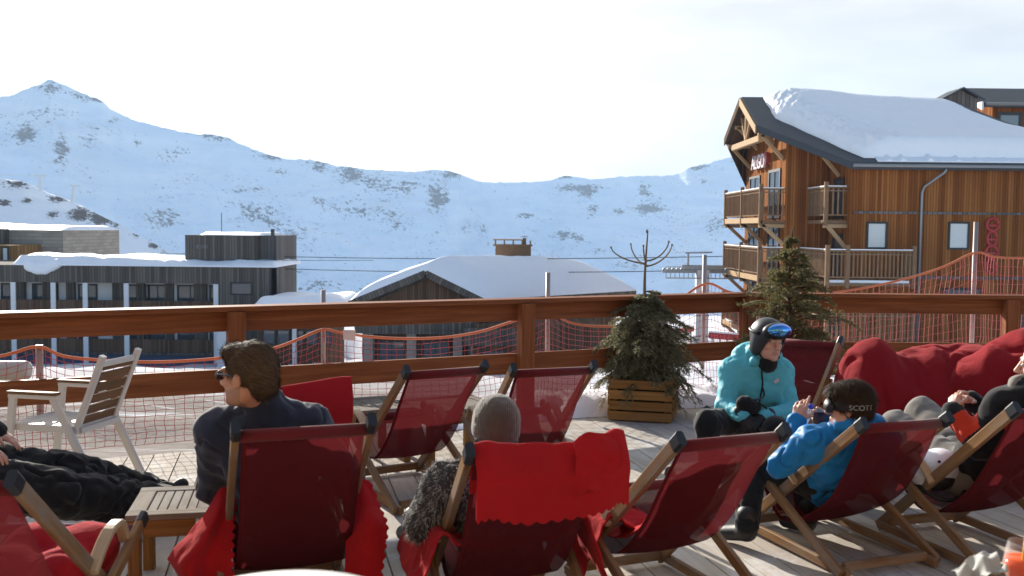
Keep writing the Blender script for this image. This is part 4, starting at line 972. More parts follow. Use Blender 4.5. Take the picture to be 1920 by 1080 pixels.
M_SLINGBAR = fabric('maroon_hem', (0.135, 0.015, 0.018)); M_SLINGSKYLIT = fabric('skylit_plum_hem', (0.115, 0.035, 0.075))  # plum copy of the maroon hem, blue sky reflection put into its colour
M_CAP = plain('cap_plastic', (0.02, 0.024, 0.03), 0.45)
def sweep(mb, pts, w, h):                            # flat curved strip, width along local x
    pts = [Vector(p) for p in pts]; base = len(mb.v); m = len(pts); L = 0; o = rnd.random() * 20
    for i, p in enumerate(pts):
        d = (pts[min(i + 1, m - 1)] - pts[max(i - 1, 0)]).normalized(); x = Vector((1, 0, 0)); n = d.cross(x).normalized()
        c = h * 0.25
        mb.v += [p + x * (-w / 2) - n * (h / 2 - c), p + x * (-w / 2 + c) - n * h / 2, p + x * (w / 2 - c) - n * h / 2, p + x * (w / 2) - n * (h / 2 - c), p + x * (w / 2) + n * (h / 2 - c), p + x * (w / 2 - c) + n * h / 2, p - x * (w / 2 - c) + n * h / 2, p - x * w / 2 + n * (h / 2 - c)]
    for i in range(m - 1):
        l2 = L + (pts[i + 1] - pts[i]).length
        for k in range(8):
            k2 = (k + 1) % 8; mb.face([base + i * 8 + k, base + i * 8 + k2, base + i * 8 + 8 + k2, base + i * 8 + 8 + k], [(o + L, o + k * .02), (o + L, o + k * .02 + .02), (o + l2, o + k * .02 + .02), (o + l2, o + k * .02)])
        L = l2
    mb.face([base + k for k in range(8)][::-1], [(0, k * .01) for k in range(8)]); mb.face([base + (m - 1) * 8 + k for k in range(8)], [(0, k * .01) for k in range(8)])

CHAIRS = {}
def deck_chair(key, label, x, y, ang, zt=0.87, yt=-0.50, sag=0.0, front=M_SLINGBAR, sling=True, bulge=0.0):
    """(x, y): floor point under the middle of the top bar; ang: turn to the left of straight away."""
    t = thing('deck_chair', label, 'deck chair', (0, 0, 0), 0, 'wooden deck chairs with maroon slings')
    f = Vector((-math.sin(ang), math.cos(ang), 0)); c = Vector((x, y, 0)) - f * yt
    t.location = c; t.rotation_euler = (0, 0, ang)
    T = V(0, yt, zt); F = V(0, 0.45, 0.028); Pf = V(0, 0.44, 0.47); Q = V(0, -0.44, 0.028)
    d = (F - T).normalized(); X = V(1, 0, 0)
    for s in (-1, 1):
        r = MB().bar(T + X * s * 0.262, F + X * s * 0.262, 0.03, 0.056, up=(0, 1, 0)).build('back_rail', M_TEAK, t)
        MB().bar(T + X * s * 0.262 - d * 0.012, T + X * s * 0.262 + d * 0.05, 0.037, 0.064, up=(0, 1, 0), ch=0.25).build('rail_cap', M_CAP, r)
        l = MB().bar(Pf + X * s * 0.303, Q + X * s * 0.303, 0.028, 0.05, up=(0, 1, 0)).build('leg', M_TEAK, t)
        dl = (Q - Pf).normalized(); MB().bar(Pf + X * s * 0.303 - dl * 0.012, Pf + X * s * 0.303 + dl * 0.04, 0.034, 0.056, up=(0, 1, 0), ch=0.25).build('leg_cap', M_CAP, l)
        MB().bar(V(s * 0.272, 0.44, 0.045), V(s * 0.272, -0.46, 0.03), 0.028, 0.045).build('runner', M_TEAK, t)
        k = (zt - 0.40) / (zt - 0.028); a = T.lerp(F, k); k2 = (0.47 - 0.40) / (0.47 - 0.028); b = Pf.lerp(Q, k2)
        pts = spline([a + V(0, -0.02, -0.015), a.lerp(b, 0.22) + V(0, 0, 0.055), a.lerp(b, 0.5) + V(0, 0, 0.1), a.lerp(b, 0.8) + V(0, 0, 0.108), b + V(0, -0.02, 0.07), b + V(0, 0.012, 0.015)], 18)
        am = MB(); sweep(am, [p + X * s * 0.280 for p in pts], 0.05, 0.026); am.build('armrest', M_ARM, t)
    MB().bar(V(-0.245, 0.425, 0.055), V(0.245, 0.425, 0.055), 0.03, 0.05).build('foot_bar', M_TEAK, t)
    MB().bar(V(-0.255, -0.40, 0.05), V(0.255, -0.40, 0.05), 0.03, 0.045).build('rear_bar', M_TEAK, t)
    tb = T + d * 0.06
    MB().tube([tb - X * 0.247, tb + X * 0.247], 0.026, 12).build('top_bar', M_SLINGBAR, t)
    fb = Pf.lerp(Q, 0.08); MB().tube([fb - X * 0.288, fb + X * 0.288], 0.026, 12).build('front_bar', front, t)
    path = [tb + V(0, -0.01, 0), tb.lerp(V(0, 0.0, 0.26 - sag), 0.3) + V(0, -0.01 - bulge, -0.02 * 1), tb.lerp(V(0, 0.0, 0.26 - sag), 0.66) + V(0, -0.02 - bulge * 1.2, -0.035), V(0, 0.0, 0.262 - sag), V(0, 0.14, 0.225 - sag), V(0, 0.27, 0.285 - sag * .6), fb + V(0, 0.012, 0)]
    if sling:
        sp = spline(path, 40); G = []
        for i, p in enumerate(sp):
            w = 0.238
            fl = 4 * (i / 40) * (1 - i / 40)
            G.append([p + X * (w * (2 * j / 12 - 1)) + V(0, -0.012, -0.014) * fl * (1 - (2 * j / 12 - 1) ** 2) for j in range(13)])
        solid(MB().grid(G, uvs=(0.5, 1.2)).build('sling', M_SLING, t), 0.002)
    CHAIRS[key] = dict(root=t, M=Matrix.Translation(c) @ Matrix.Rotation(ang, 4, 'Z'), path=path, T=T, F=F, Pf=Pf, Q=Q)
    return t
def from_caps(lx, ly, rx, ry, zt, ang):              # mid point of the two cap positions, laid out across the heading
    a = PZ(lx, ly, zt); b = PZ(rx, ry, zt); m = (a + b) / 2; return m.x, m.y, ang
deck_chair('A', 'half cropped deck chair at the lower left corner with a red cushion on its seat', -1.875, 3.19, R(-2), front=M_SLINGSKYLIT)
deck_chair('B', 'nearest big deck chair, empty backed, behind the man in navy', -0.80, 3.84, R(19), zt=0.93, yt=-0.47, bulge=0.02, sag=0.03)
deck_chair('C', 'deck chair of the person in the grey beanie, red blanket over its top', 0.105, 3.68, R(14), zt=0.88, bulge=0.02, sag=0.03)
deck_chair('D', 'unoccupied deck chair with a red blanket in its sling, right of the beanie', *from_caps(1268, 825, 1480, 805, 0.87, R(24)))
deck_chair('E', 'deck chair holding the person in the bright blue jacket', 1.93, 4.80, R(21), zt=0.785, yt=-0.52, bulge=0.05, sag=0.085)
deck_chair('F', 'deck chair at the right edge where a man in black and red lies back', 2.65, 4.77, R(18), zt=0.87, yt=-0.5, bulge=0.02, sag=0.02)
deck_chair('G', 'empty deck chair in the back row, between the two low tables and the beanie', *from_caps(760, 695, 912, 683, 0.87, R(31)))
deck_chair('H', 'empty deck chair in the back row, just left of the potted fir', *from_caps(965, 690, 1112, 685, 0.87, R(20)))
deck_chair('I', 'deck chair turned to the viewer, with the person in turquoise sitting on it', 2.17, 7.3, R(141), zt=0.92, front=M_SLINGSKYLIT)
deck_chair('J', 'back row deck chair hidden under a red cover behind the man in navy', -1.19, 5.35, R(25), zt=0.78)

# ------------------------------------------------------------------ low tables, white armchair, planters, firs
def low_table(label, x, y, ang, h=0.40, w=0.56, l=0.56):
    t = thing('low_table', label, 'table', (x, y, 0), ang, 'low wooden slatted tables'); f = MB()
    f.bar(V(-w / 2, -l / 2 + .04, h - .014), V(w / 2, -l / 2 + .04, h - .014), 0.08, 0.028); f.bar(V(-w / 2, l / 2 - .04, h - .014), V(w / 2, l / 2 - .04, h - .014), 0.08, 0.028)
    for s in (-1, 1): f.bar(V(s * (w / 2 - .04), -l / 2 + .081, h - .014), V(s * (w / 2 - .04), l / 2 - .081, h - .014), 0.08, 0.028)
    n = 5; ww = (w - .164) / n
    for k in range(n): xx = -w / 2 + .082 + ww * (k + .5); f.bar(V(xx, -l / 2 + .082, h - .016), V(xx, l / 2 - .082, h - .016), ww - .004, 0.024)
    f.build('tabletop', M_TABLE, t); a = MB()
    for s in (-1, 1):
        a.bar(V(-w / 2 + .08, s * (l / 2 - .03), h - .07), V(w / 2 - .08, s * (l / 2 - .03), h - .07), 0.02, 0.08); a.bar(V(s * (w / 2 - .03), -l / 2 + .08, h - .07), V(s * (w / 2 - .03), l / 2 - .08, h - .07), 0.02, 0.08)
    a.build('apron', M_PLANTER, t)
    for sx in (-1, 1):
        for sy in (-1, 1): MB().bar(V(sx * (w / 2 - .035), sy * (l / 2 - .035), 0), V(sx * (w / 2 - .035), sy * (l / 2 - .035), h - .03), 0.055, 0.055, up=(0, 1, 0)).build('leg', M_PLANTER, t)
    return t
low_table('low wooden table beside the man in navy, its grey top in the sun', -1.585, 4.66, R(12), w=0.38, l=0.50)
low_table('low wooden table between the red covered chair and the empty back row chair', PZ(660, 766, .4).x + .02, 7.25, R(28), w=0.62)
low_table('low wooden table seen through the maroon sling of the back row chair', PZ(845, 752, .4).x, 7.35, R(30), w=0.62)

M_WHITEPOW = plain('cream_aluminium', (0.66, 0.63, 0.58), 0.4, 0, 0.95); M_SLAT = wood('armchair_slats', (0.14, 0.075, 0.04), (0.27, 0.16, 0.09))
def armchair():
    t = thing('garden_armchair', 'white framed garden armchair with brown slat back facing the railing', 'armchair', (-2.90, 6.48, 0), R(78)); t.scale = (0.9, 0.9, 0.93); X = V(1, 0, 0)
    for s in (-1, 1):
        m = MB(); xx = X * s * 0.27
        m.bar(V(0, 0.25, 0.645) + xx, V(0, 0.33, 0.0) + xx, 0.03, 0.055, up=(0, 1, 0)); m.build('leg', M_WHITEPOW, t)
        m = MB(); m.bar(V(0, -0.07, 0.645) + xx, V(0, -0.42, 0.0) + xx, 0.03, 0.055, up=(0, 1, 0)); m.build('leg', M_WHITEPOW, t)
        a = MB().bar(V(0, -0.11, 0.65) + xx, V(0, 0.28, 0.65) + xx, 0.035, 0.03).build('armrest', M_WHITEPOW, t)
        MB().bar(V(0, -0.11, 0.676) + xx, V(0, 0.285, 0.676) + xx, 0.055, 0.018).build('arm_pad', M_SLAT, a)
        m = MB(); m.bar(V(0, -0.20, 0.40) + X * s * .215, V(0, -0.43, 0.94) + X * s * .215, 0.05, 0.035, up=(0, 1, 0)); m.build('back_post', M_WHITEPOW, t)
        MB().bar(V(0, -0.24, 0.43) + X * s * .235, V(0, 0.28, 0.43) + X * s * .235, 0.03, 0.05).build('seat_rail', M_WHITEPOW, t)
    st = MB()
    for k in range(6): y = -0.19 + k * 0.09; st.bar(V(-0.22, y, 0.448), V(0.22, y, 0.448), 0.078, 0.016)
    st.build('seat', M_WHITEPOW, t)
    sl = MB()
    for k in range(6):
        f = k / 6; p = V(0, -0.225, 0.47).lerp(V(0, -0.425, 0.93), f + .02); sl.bar(p - X * 0.19, p + X * 0.19, 0.066, 0.014, up=(0, 0.92, 0.4))
    sl.build('backrest', M_SLAT, t)
    MB().bar(V(-.215, -.40, .88), V(.215, -.40, .88), 0.03, 0.04).build('top_rail', M_WHITEPOW, t)
    MB().bar(V(-.215, -.24, .42), V(.215, -.24, .42), 0.03, 0.04).build('rear_rail', M_WHITEPOW, t)
armchair()

def planter(x, y, ang, label, w=0.56, h=0.38):
    t = thing('slatted_planter', label, 'planter', (x, y, 0), ang, 'slatted wooden planters')
    for sx, sy in ((0, -1), (0, 1), (-1, 0), (1, 0)):
        m = MB()
        for k in range(4):
            z = 0.05 + k * 0.095; e = 0 if sx == 0 else 0.024; jit = rnd.uniform(-.004, .004)
            if sx == 0: m.bar(V(-w / 2, sy * w / 2, z + jit), V(w / 2, sy * w / 2, z + jit), 0.024, 0.078)
            else: m.bar(V(sx * (w / 2 - .0), -w / 2 + .014, z + .03 + jit), V(sx * (w / 2), w / 2 - .014, z + .03 + jit), 0.024, 0.078)
        m.build('side_panel', M_PLANTER, t)
    for sx in (-1, 1):
        for sy in (-1, 1): MB().bar(V(sx * (w / 2 - .045), sy * (w / 2 - .045), 0.0), V(sx * (w / 2 - .045), sy * (w / 2 - .045), h), 0.05, 0.05, up=(0, 1, 0)).build('corner_post', M_PLANTER, t)
    MB().box((-w / 2 + .03, -w / 2 + .03, 0.02), (w / 2 - .03, w / 2 - .03, h - .06)).build('soil', plain('potting_soil', (0.03, 0.022, 0.016), 0.95), t)
    return t
def leaf_mat(name, a, b):
    s = NT(name); g = s.n('ShaderNodeNewGeometry'); v = s.coord('Object')
    c = s.mix(s.math('ADD', s.math('MULTIPLY', g.outputs['Random Per Island'], 0.6), s.math('MULTIPLY', s.noise(v, 4, 3), 0.45)), a, b); s.set(c, 0.55, 0, 0.3); tl2 = s.n('ShaderNodeBsdfTranslucent', {0: c}); m1 = s.n('ShaderNodeMixShader', {0: 0.4}); s.put(m1.inputs[1], s.b.outputs[0]); s.put(m1.inputs[2], tl2.outputs[0]); s.put(s.o.inputs[0], m1.outputs[0]); return s.m
M_NEEDLE = leaf_mat('fir_needles', (0.06, 0.07, 0.04), (0.33, 0.32, 0.18)); M_NEEDLE2 = leaf_mat('fir_needles_dusty', (0.045, 0.05, 0.02), (0.28, 0.25, 0.11))
M_BARK = wood('fir_bark', (0.05, 0.032, 0.02), (0.12, 0.085, 0.055)); M_TWIG = plain('frosty_twig', (0.22, 0.17, 0.10), 0.8)
def needles(mb, a, b, n, ln, rg, wd=0.0032):
    d = (b - a); L = d.length; d = d / max(L, 1e-6); u = d.cross(V(0.3, 0.2, 1)).normalized(); w = d.cross(u)
    for k in range(n):
        t = (k + rg.random()) / n; p = a + d * (L * t); th = rg.random() * 6.28; r = (u * math.cos(th) + w * math.sin(th)); q = (d * 0.75 + r).normalized() * ln * rg.uniform(.7, 1.2)
        sd = q.cross(V(rg.random() - .5, rg.random() - .5, rg.random() - .5)).normalized() * wd
        base = len(mb.v); mb.v += [p - sd, p + sd, p + q]; mb.face([base, base + 1, base + 2], [(0, 0), (1, 0), (.5, 1)])
def fir(x, y, label, seed, H, z0, prof, levels, per, mat, droop, frost=False, leader=None, rise=0.28, big=1.0):
    rg = random.Random(seed); t = thing('potted_fir', label, 'tree', (x, y, 0), 0, 'small potted firs')
    tr = MB(); pts = [V(0.012 * math.sin(z * 5 + seed), 0.01 * math.cos(z * 4), z) for z in [0.1 + (H - 0.1) * k / 24 for k in range(25)]]
    tr.tube(pts, [0.026 * (1 - k / 25) + 0.005 for k in range(25)], 8)
    nd = MB(); tw = MB(); fr = MB()
    for lv in range(levels):
        z = z0 + (prof[-1][0] - z0) * (lv / (levels - 1)) ** 0.95; rad = interp(prof, z); n = max(4, int(per * (0.55 + rad)))
        for k in range(n):
            th = 6.283 * (k + rg.random() * .8) / n + lv * 1.3; L = rad * rg.uniform(.5, 1.2); dr = droop * rg.uniform(.5, 1.4) * (1.6 - 1.4 * lv / levels if not frost else 1)
            e = V(math.cos(th), math.sin(th), 0); br = []; zj = rg.uniform(-.04, .04)
            for i in range(9):
                s = i / 8; br.append(V(0, 0, z + zj) + e * (L * s) + V(0, 0, L * (rise * s - (rise + dr) * s * s)))
            tw.tube(br, [0.006 * (1 - i / 9) + .0015 for i in range(9)], 4)
            if frost and rg.random() < .35:
                m0 = rg.randint(4, 6); tw.tube([q + V(0, 0, .006) for q in br[m0:]], 0.008, 5, mi=1)
            sd = e.cross(V(0, 0, 1))
            for i in range(2, 9):
                for sg in (-1, 1):
                    a = br[i - 1].lerp(br[i], rg.random()); l2 = (0.22 * L + .05) * (1.15 - i / 9 * .7) * rg.uniform(.7, 1.2); jz = V(0, 0, l2 * rg.uniform(-.45, .6)) if frost else V(0, 0, 0)
                    b = a + e * l2 * .65 + sd * sg * l2 * .75 + V(0, 0, -l2 * (0.15 + dr * rg.uniform(.5, 1.8))) + jz
                    tw.tube([a, b], 0.0016, 3, closed_ends=False); needles(nd, a, b, int(12 + l2 * 110), 0.022 * big, rg, .0032 * big)
                    c = a.lerp(b, .5); b2 = c + e * l2 * .3 + V(0, 0, -l2 * (.25 + dr)) + sd * sg * l2 * rg.uniform(-.2, .3); needles(nd, c, b2, 10, 0.021 * big, rg, .0032 * big)
            needles(nd, br[3], br[8], int(30 + L * 60), 0.022, rg)
    if leader:
        zc, n, l, up = leader
        for k in range(n):
            th = 6.283 * k / n + .5 + rg.uniform(-.3, .3); e = V(math.cos(th), math.sin(th), 0); l_ = l * rg.uniform(.8, 1.25); up_ = up * rg.uniform(.75, 1.1)
            br = [V(0, 0, zc + .012 * k) + e * (l_ * (1 - (1 - s) ** 1.5)) * .95 + V(0, 0, up_ * s ** 1.6) for s in [i / 8 for i in range(9)]]
            tr.tube(br, [0.0085 - .003 * i / 8 for i in range(9)], 6)
            for i in range(1, 9): needles(nd, br[i - 1], br[i], 12, 0.016, rg, .0024)
            tr.tube([br[-1] - V(0, 0, .004), br[-1] + V(0, 0, .012)], 0.0085, 6)
        tr.tube([V(0, 0, H - .02), V(0, 0, H + .01)], 0.009, 6)
    tr.build('trunk', M_BARK if not leader else M_TWIGBARK, t); tw.build('branches', [M_BARK, M_TWIG], t); nd.build('crown', mat, t)
    return t
M_TWIGBARK = plain('twig_bark', (0.20, 0.15, 0.085), 0.8)
pb = PZ(1208, 783, 0.0)
planter(pb.x, pb.y + 0.05, R(-14), 'slatted larch planter under the small fir at the terrace edge')
fir(pb.x, pb.y + 0.05, 'small dense fir with a long bare leader, in the slatted planter', 5, 1.69, 0.42, [(0.38, .44), (0.58, .49), (0.76, .47), (0.88, .42), (0.98, .30), (1.10, .10)], 12, 13, M_NEEDLE, 0.34, leader=(1.37, 5, 0.28, 0.18), rise=.3, big=1.25)
q2 = P(1478, 700, 8.9)
planter(q2.x, 8.9, R(10), 'slatted planter hidden behind the person in turquoise, holding the second fir')
fir(q2.x, 8.9, 'sparser fir with frosted branch tips behind the person in turquoise', 11, 1.74, 0.40, [(0.4, .56), (0.75, .50), (1.05, .38), (1.3, .24), (1.48, .13), (1.6, .03)], 13, 9, M_NEEDLE2, -0.05, frost=True, rise=0.6, big=1.2)
# ------------------------------------------------------------------ red blankets and covers
def redcloth(name, col):
    s = NT(name); v = s.coord('Object'); s.set(s.mix(s.noise(v, 5, 4), tuple(x * .72 for x in col), col), 0.92, 0, 0.08); s.b.inputs['Sheen Weight'].default_value = 0.25
    s.b.inputs['Sheen Tint'].default_value = (0.9, 0.3, 0.3, 1)
    s.bump(s.math('ADD', s.noise(v, 350, 2), s.math('MULTIPLY', s.noise(v, 16, 5, .65, .6), 5)), 0.4, 0.004)
    tl2 = s.n('ShaderNodeBsdfTranslucent', {0: (*col, 1)}); m1 = s.n('ShaderNodeMixShader', {0: 0.14}); s.put(m1.inputs[1], s.b.outputs[0]); s.put(m1.inputs[2], tl2.outputs[0]); s.put(s.o.inputs[0], m1.outputs[0]); return s.m
M_BLANKET = redcloth('red_fleece', (0.50, 0.016, 0.022)); M_COVER = redcloth('red_cover', (0.47, 0.02, 0.03))
def cloth(name, key, ctrl, m, n, mat, label=None, cat='blanket', amp=0.012, sc=7.0, scallop=None, th=0.008, seed=0, parent=None, group=None, st=1.0):
    G = spline_grid(ctrl, m, n); M = CHAIRS[key]['M'] if key else Matrix()
    if scallop:
        for (side, a, per) in scallop:
            for i in range(m + 1):
                for j in range(n + 1):
                    f = {'b': i / m, 't': 1 - i / m, 'l': 1 - j / n, 'r': j / n}[side]; s = (j / n if side in 'bt' else i / m)
                    if f > 0.93:
                        w = (f - 0.93) / 0.07 * a * (abs(math.sin(s * per * math.pi)) - .5)
                        if side in 'bt':
                            k = m - 1 if side == 'b' else 1; dr = (G[i][j] - G[k - 3 if side == 'b' else k + 3][j]).normalized()
                        else:
                            k = n - 1 if side == 'r' else 1; dr = (G[i][j] - G[i][k - 3 if side == 'r' else k + 3]).normalized()
                        G[i][j] = G[i][j] + dr * w
    out = []
    for i in range(m + 1):
        row = []
        for j in range(n + 1):
            p = G[i][j]; du = G[i][min(j + 1, n)] - G[i][max(j - 1, 0)]; dv = G[min(i + 1, m)][j] - G[max(i - 1, 0)][j]; nn = du.cross(dv)
            nn = nn.normalized() if nn.length > 1e-9 else V(0, 0, 1); q = V(p.x, p.y, p.z * st) * sc + V(seed * 5.1, 0, seed)
            w = (1 - 2 * abs(mnoise.noise(q))) * .7 + mnoise.noise(q * 2.3) * .4
            row.append(M @ (p + nn * amp * w))
        out.append(row)
    o = solid(MB().grid(out, uvs=(1, 1)).build(name, mat, parent), th)
    if label: tag(o, label, cat, group)
    return o
def drape_rows(xs, bar_y, bar_z, front, back, lean=0.0, ends=None, top=0.0):
    """rows of control points: from the front hem over the bar to the back hem"""
    rows = []
    for (dy, z) in ([(0.055 + lean * (bar_z - zz) , zz) for zz in (bar_z - front, bar_z - front * .45)] + [(0.012, bar_z + 0.034 + top)] + [(-0.08 + lean * (bar_z - zz), zz) for zz in (bar_z - back * .25, bar_z - back * .6, bar_z - back)]):
        rows.append([V(x, bar_y + dy, z + (ends(x, z) if ends else 0)) for x in xs])
    return rows
b = CHAIRS['C']; ty, tz = -0.47, 0.845
rows = drape_rows([-.243, -.18, -.08, .06, .18, .26, .31, .35], ty, tz, .16, .235, 0.06, top=.014)
for r_ in rows:
    for j, dz in enumerate((0.012, .014, 0.004, -.004, .0, .02, .036, .03)): r_[j].z += dz
for i in (4, 5):
    for j, d in enumerate((0, .006, -.006, .004, .01, .012, .02, .012)): rows[i][j].z += d
bl = cloth('blanket', 'C', rows, 60, 110, M_BLANKET, 'bright red scalloped blanket hung over the top of the beanie wearer\'s chair', scallop=[('b', .014, 17)], amp=0.013, sc=8, st=.3, group='red fleece blankets')
fl = [[V(.14, ty - .02, tz + .05), V(.19, ty - .02, tz + .085), V(.25, ty - .02, tz + .08), V(.30, ty - .0, tz + .075)], [V(.135, ty - .07, tz + .0), V(.18, ty - .068, tz + .02), V(.235, ty - .072, tz + .01), V(.305, ty - .085, tz + .01)], [V(.13, ty - .075, tz - .07), V(.175, ty - .085, tz - .075), V(.225, ty - .078, tz - .06), V(.285, ty - .085, tz - .05)], [V(.12, ty - .055, tz - .17), V(.165, ty - .10, tz - .115), V(.215, ty - .08, tz - .125), V(.255, ty - .06, tz - .10)]]
cloth('fold', 'C', fl, 40, 30, M_BLANKET, amp=0.006, sc=14, seed=2, parent=bl)
def seat_blanket(key, label, ys, cols, m=70, n=90, amp=.016, seed=0, scallop=None):
    """cols: list of (x, z at back row, z at front row)"""
    rows = []
    for k, y in enumerate(ys):
        f = k / (len(ys) - 1); rows.append([V(x, y + 0.03 * math.sin(k * 2.1 + x * 9), z0 * (1 - f) + z1 * f) for x, z0, z1 in cols])
    return cloth('blanket', key, rows, m, n, M_BLANKET, label, amp=amp, sc=8, seed=seed, scallop=scallop, group='red fleece blankets')
seat_blanket('C', 'red blanket spilling from the seat past the armrests of the beanie wearer\'s chair', [-.16, -.04, .1, .25, .38], [(-.41, .20, .26), (-.36, .30, .36), (-.30, .46, .42), (-.24, .42, .40), (-.12, .40, .40), (.1, .40, .40), (.22, .43, .42), (.30, .50, .45), (.35, .36, .38), (.40, .2, .28)], seed=1)
gridP = lambda rows: [[P(*q) for q in r_] for r_ in rows]
bB = cloth('blanket', None, gridP([[(408, 922, 4.28), (418, 910, 4.3), (430, 908, 4.3), (446, 912, 4.3)], [(384, 962, 4.22), (404, 962, 4.17), (422, 960, 4.2), (441, 955, 4.22)], [(350, 1004, 4.2), (380, 1012, 4.08), (406, 1004, 4.15), (437, 1000, 4.15)], [(316, 1043, 4.2), (352, 1058, 4.05), (392, 1050, 4.13), (436, 1046, 4.12)], [(320, 1056, 4.2), (352, 1092, 4.04), (393, 1096, 4.12), (436, 1092, 4.1)], [(338, 1085, 4.2), (356, 1130, 4.06), (396, 1132, 4.12), (436, 1130, 4.1)]]), 80, 40, M_BLANKET, 'red scalloped blanket under the man in navy, hanging down both sides of his chair', amp=.007, sc=9, scallop=[('r', .018, 13)], seed=3, group='red fleece blankets')
cloth('hanging_end', None, gridP([[(640, 902, 4.36), (672, 896, 4.33), (694, 903, 4.33)], [(642, 940, 4.3), (685, 942, 4.24), (712, 948, 4.28)], [(646, 985, 4.26), (690, 985, 4.17), (726, 985, 4.22)], [(648, 1030, 4.22), (690, 1030, 4.16), (722, 1030, 4.2)], [(648, 1078, 4.2), (690, 1078, 4.16), (716, 1078, 4.18)], [(648, 1120, 4.2), (690, 1120, 4.16), (714, 1120, 4.18)]]), 80, 40, M_BLANKET, amp=.008, sc=9, scallop=[('r', .016, 13)], seed=9, parent=bB)
seat_blanket('D', 'red blanket bunched on the left armrest side of the unoccupied front chair', [.02, .12, .22, .33, .44], [(-.40, .16, .20), (-.34, .30, .32), (-.28, .42, .40), (-.21, .38, .42), (-.1, .30, .40), (.04, .28, .36)], seed=4)
rowsD = []
for (y, z) in ((-.385, .70), (-.33, .66), (-.24, .50), (-.12, .37), (0.0, .30), (.14, .27)):
    rowsD.append([V(x, y + .03 + (.02 if j in (1, 3) else 0), z + .03 * (1 if j else 0) - (0.05 if (j in (0, 1) and y < -.3) else 0)) for j, x in enumerate((-.20, -.12, -.02, .06, .12))])
cloth('blanket', 'D', rowsD, 60, 50, M_BLANKET, 'red blanket lying against the inside of the unoccupied front chair\'s sling', amp=.02, sc=6, seed=6, group='red fleece blankets')
rowsJ = drape_rows([-.325, -.15, 0, .12, .24, .325], -.535, .79, .30, .48, 0.38, top=.02)
for r_ in rowsJ:
    for j, dz in enumerate((0.0, -.01, .0, .012, .03, .03)): r_[j].z += dz
cloth('chair_cover', 'J', rowsJ, 60, 70, M_COVER, 'smooth red cover over the back row chair right of the man in navy', 'chair cover', amp=.006, sc=4, seed=7)
def cushion(key, label, c, r, rot=0, seed=0):
    M = CHAIRS[key]['M']; S = SDF(); q = (M @ Matrix.Translation(c) @ Matrix.Rotation(rot, 4, 'X')); ax = q.to_3x3()
    for sx in (-.5, .5):
        for sy in (-.5, .5): S.ell(q @ V(sx * r[0], sy * r[1], 0), (r[0] * .62, r[1] * .62, r[2]), .06, ax)
    return tag(sdf_obj('cushion', S, .01, M_COVER, amp=.008, scale=7, seed=seed), label, 'cushion')
cushion('A', 'plump red cushion lying in the cropped lower left deck chair', V(0.03, .17, .36), (.20, .23, .11), R(8), 3)

def beanbag(label, parts, seed, amp=.026):
    S = SDF()
    for c, r, k in parts: S.ell(c, r, k)
    return tag(sdf_obj('beanbag', S, .016, M_BAG, amp=amp, scale=4.2, seed=seed, smooth_it=3, stretch=(1.2, 1.0, .45)), label, 'beanbag', 'big red beanbags by the railing')
M_BAG = redcloth('beanbag_canvas', (0.29, 0.013, 0.020))
bx = lambda px, Y: P(px, 700, Y).x
beanbag('big red beanbag nearest the fir and the person in turquoise, its corner pulled up', [(V(bx(1735, 6.9), 6.95, .38), (.56, .50, .40), .1), (V(bx(1640, 6.8), 6.85, .72), (.12, .18, .23), .16), (V(bx(1630, 6.8), 6.85, .52), (.17, .25, .34), .2), (V(bx(1765, 7.0), 7.0, .68), (.40, .3, .20), .2), (V(bx(1850, 6.8), 6.9, .55), (.3, .3, .3), .2)], 1)
beanbag('big red beanbag at the right edge behind the reclining man\'s head', [(V(bx(1985, 6.55), 6.6, .42), (.52, .5, .42), .1), (V(bx(1930, 6.5), 6.6, .78), (.26, .24, .24), .2), (V(bx(1850, 6.6), 6.65, .62), (.24, .25, .22), .2), (V(bx(2010, 6.5), 6.6, .85), (.28, .28, .24), .2)], 5)

# ------------------------------------------------------------------ small things
def white_helmet():
    c = CHAIRS['F']['M'] @ V(-.15, .12, .445); S = SDF(); M = Matrix.Rotation(R(-18), 3, 'Y')
    S.ell(c, (.105, .125, .09), .01, M); S.cone(c + V(-.10, -.02, -.05), c + V(.1, -.02, -.03), .06, .06, .03); S.ell(c + V(0, 0, -.13), (.10, .12, .11), .01, M, 'sub')
    t = sdf_obj('ski_helmet', S, .006, plain('white_shell', (0.72, 0.74, 0.80), 0.25, 0, 0.97)); tag(t, 'white ski helmet lying beside the hip of the man in black and red', 'helmet')
    S = SDF(); S.ell(c + V(-.01, 0, -.055), (.095, .115, .08), .01, M); sdf_obj('padding', S, .007, M_BLACK, t)
    m = MB(); m.tube([c + V(.125 * math.cos(a) , -.02 + .12 * math.sin(a), -.085 + .07 * math.sin(a)) * 1.0 for a in [k * .35 for k in range(19)]], .012, 6); m.build('goggle_strap', M_BLACK, t)
    for k in range(3): q = c + V(-.05 + .05 * k, -.118 + abs(k - 1) * .008, .045); MB().tube([q, q + V(0, -.012, .003)], .007, 8).build('vent', M_BLACK, t)
white_helmet()
